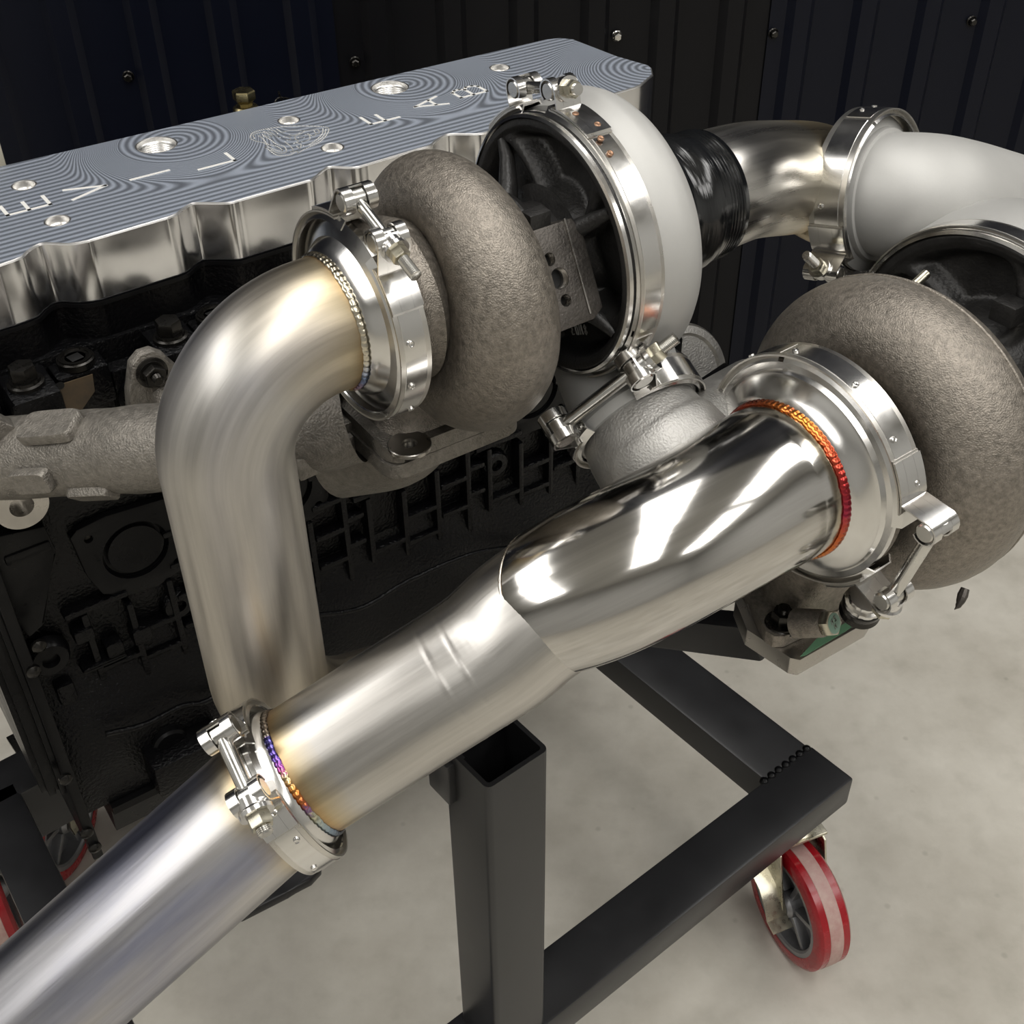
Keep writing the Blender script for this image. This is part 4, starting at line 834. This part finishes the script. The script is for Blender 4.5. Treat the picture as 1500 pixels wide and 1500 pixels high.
tag(M().box(PT(-6, 232, -.26), (U, T, UP), (.012, .03, .05), .004).out('cream_bracket', mat('cream_paint', (.5, .47, .38), .5)), 'small cream painted bracket at the far left edge', 'bracket')
# ------------------------------------------------------------------ engine stand
DA = dirh(51.1); DB = A((-DA[1], DA[0], 0))      # DB points back-left
st = thing('engine_stand', 'matt black square tube rolling engine stand', 'stand', (0, .9, 0))
ZB = .305; BH = .05; BW = .0702
e_ = Zp(1251, 1140, ZB)
def beam(name, o, d, L, w_dir, w_, top, h_, cap=True, t_=.004):
    """square tube: o = top front edge start, runs L along d, width w_ along w_dir, height h_"""
    m = M(); c = o + d * L / 2 + w_dir * w_ / 2 - UP * h_ / 2; m.box(c, (d, w_dir, UP), (L, w_, h_), .004); return m.out(name, M_pc, st, smooth=30)
beam('long_beam', e_, -DA, 1.25, DB, BW, ZB, BH)
b2 = e_ + DB * BW - DA * .004 
beam('cross_beam', b2 - DA * .0, DB, 1.15, -DA, .085, ZB, BH)
# post: open square tube
pw, pd = .0665, .062; pc = P(714, 1157, 1.0); pz = pc[2]
m = M(); k = .0045
outer = [pc, pc + DA * pw, pc + DA * pw + DB * pd, pc + DB * pd]
inner = [pc + DA * k + DB * k, pc + DA * (pw - k) + DB * k, pc + DA * (pw - k) + DB * (pd - k), pc + DA * k + DB * (pd - k)]
def rnd(cs, r):
    out = []
    for i in range(4):
        p = cs[i]; a = nrm(cs[i - 1] - p); b = nrm(cs[(i + 1) % 4] - p)
        for q in range(5):
            x = q / 4 * PI / 2; out.append(p + a * r * (1 - math.sin(x)) + b * r * (1 - math.cos(x)))
    return out
ro, ri = rnd(outer, .006), rnd(inner, .003); base = ZB - .001
dz = lambda L_, z: [A((p[0], p[1], z)) for p in L_]
m.grid([dz(ro, base), dz(ro, pz - .0008), [p * .97 + q * .03 for p, q in zip(dz(ro, pz), dz(ri, pz))], dz(ri, pz), dz(ri, pz - .3)]); m.out('post', M_pc, st, smooth=30)
bo = pc + DB * .062 - UP * .02
M().box(P(655, 1130, 1.06), (DA, DB, UP), (.02, .03, .05), .002).out('mount_ear', M_pc, st)
# welds at beam corner
for i in range(7):
    c_ = b2 - DA * .086 + DA * (.082 * i / 6) + UP * .0005
    M().lathe(c_, UP, [(-.003, .0062), (.0008, .0052), (.0022, .0025), (.0024, .0001)], 12).out('weld_spot', M_engs, st, smooth=60)
# left part of the stand
d0 = Zp(54, 1150, ZB); bl0 = d0 + DA * .55
M().box(d0 - DA * .35 + DB * .035 - UP * .048 + DA * .25, (DA, DB, UP), (1.5, .07, .096), .004).out('rear_beam', M_pc, st)
x0 = Zp(0, 1276, ZB); x1 = Zp(56, 1213, ZB); x2 = Zp(98, 1302, ZB); x3 = Zp(195, 1495, ZB); ld = nrm(x3 - x1); wl_ = np.cross(ld, UP); wv_ = (x0 - x1) - ld * ((x0 - x1) @ ld)
wv = np.linalg.norm(wv_); wv_ = wv_ / wv
M().box((x1 + ld * .22 + wv_ * wv / 2) - UP * BH / 2, (ld, wv_, UP), (.62, wv, BH), .004).out('left_leg', M_pc, st)
# upper support arm behind the elbow
a0 = P(860, 905, 1.40); a1 = P(1120, 934, 1.20); ad = nrm(a1 - a0); an = nrm(np.cross(ad, UP)); au = np.cross(an, ad); au = au if au[2] > 0 else -au
M().box((a0 + a1) / 2, (ad, an, au), (np.linalg.norm(a1 - a0), .03, .038), .003).out('support_arm', M_pc, st)
gz = .47; M().prism([Zp(x, y, gz) for x, y in ((300, 1325), (352, 1342), (420, 1306), (455, 1288), (470, 1272), (468, 1245), (400, 1200))], -UP * .012, .003).out('gusset_plate', M_pc, st, smooth=30)
# casters
def caster(cx, cy, ang, label, off=(0, 0, 0)):
    r = .091; c = A((cx, cy, r)); n = dirh(ang); t = thing('caster', label, 'wheel', (cx, cy, 0), 'casters of the engine stand'); f = np.cross(n, UP)
    M().lathe(c, n, [(-.024, .071), (-.0245, .084), (-.022, .088), (-.0195, .0905), (.0195, .0905), (.022, .088), (.0245, .084), (.024, .071)], 96).out('tire', M_red, t, smooth=35)
    M().lathe(c, n, [(-.0100, .0906), (-.0095, .0911), (.0095, .0911), (.0100, .0906)], 96).out('tread_band', M_tread, t, smooth=35)
    rm_ = M().lathe(c, n, [(-.021, .062), (-.0235, .065), (-.0235, .072), (.0235, .072), (.0235, .065), (.021, .062), (-.021, .062)], 72).out('rim', M_rim, t, smooth=30)
    M().lathe(c, n, [(-.003, .001), (-.003, .063), (.003, .063), (.003, .001)], 48).out('web', M_rim, t, smooth=30)
    for k in range(6):
        a = 2 * PI * k / 6 + .3; d = f * math.cos(a) + UP * math.sin(a)
        M().box(c + d * .043, (d, np.cross(n, d), n), (.05, .008, .034), .0015).out('spoke', M_rim, rm_)
    M().lathe(c, n, [(-.026, .0001), (-.026, .014), (-.02, .018), (.02, .018), (.026, .014), (.026, .0001)], 32).out('hub', M_rim, t, smooth=30)
    for sg in (-1, 1):
        m = M(); o = c + n * sg * .034
        m.prism([o + f * a + UP * b - n * .0015 for a, b in ((-.013, -.013), (.013, -.013), (.016, .008), (-.012, .100), (-.045, .112), (-.075, .112), (-.018, .02))], n * .003, .0008); m.out('fork_leg', M_zinc, t, smooth=30)
    M().box(c + UP * .1125 - f * .045, (n, f, UP), (.072, .064, .005), .001).out('fork_crown', M_zinc, t)
    M().lathe(c + UP * .115 - f * .045, UP, [(0, .0001), (0, .03), (.006, .032), (.01, .026), (.01, .0001)], 32).out('swivel_race', M_zinc, t, smooth=30)
    M().box(c + UP * .128 - f * .045 + A(off), (DA, DB, UP), (.09, .07, .006), .001).out('mount_plate', M_nut, t)
    m = M(); m.lathe(c - n * .036, n, [(0, .0001), (0, .006), (.072, .006), (.072, .0001)], 16); hexnut(m, c - n * .041, n, .016, .008); m.out('axle_bolt', M_zinc, t)
    m = M(); b = c - n * .045 - f * 0; m.strip(b + UP * .03, f, UP, n, [(-.045, .03), (-.035, .02), (-.012, .012), (.006, -.006), (.016, -.024), (.034, -.028)], .03, .0025); m.out('brake_pedal', M_zinc, t, smooth=30)
    return t
wc_ = Zp(1169, 1318, .091)
caster(wc_[0], wc_[1], 68, off=DB * .02, label='red caster wheel with worn pale tread under the right stand corner')
wl1 = Zp(-22, 1300, .101); caster(wl1[0], wl1[1], 60, 'red caster wheel cut off by the left picture edge')
wl2 = Zp(104, 1222, .15) + DB * .09; caster(wl2[0], wl2[1], 100, 'red caster wheel glimpsed beneath the rear stand beam at left')
M().prism([Zp(x, y, Q[2] - .072) - UP * .022 for x, y in ((425, 632), (500, 566), (522, 575), (530, 600), (516, 618), (436, 650))], UP * .022, .003).out('flange_web', M_castman, mf, smooth=30)
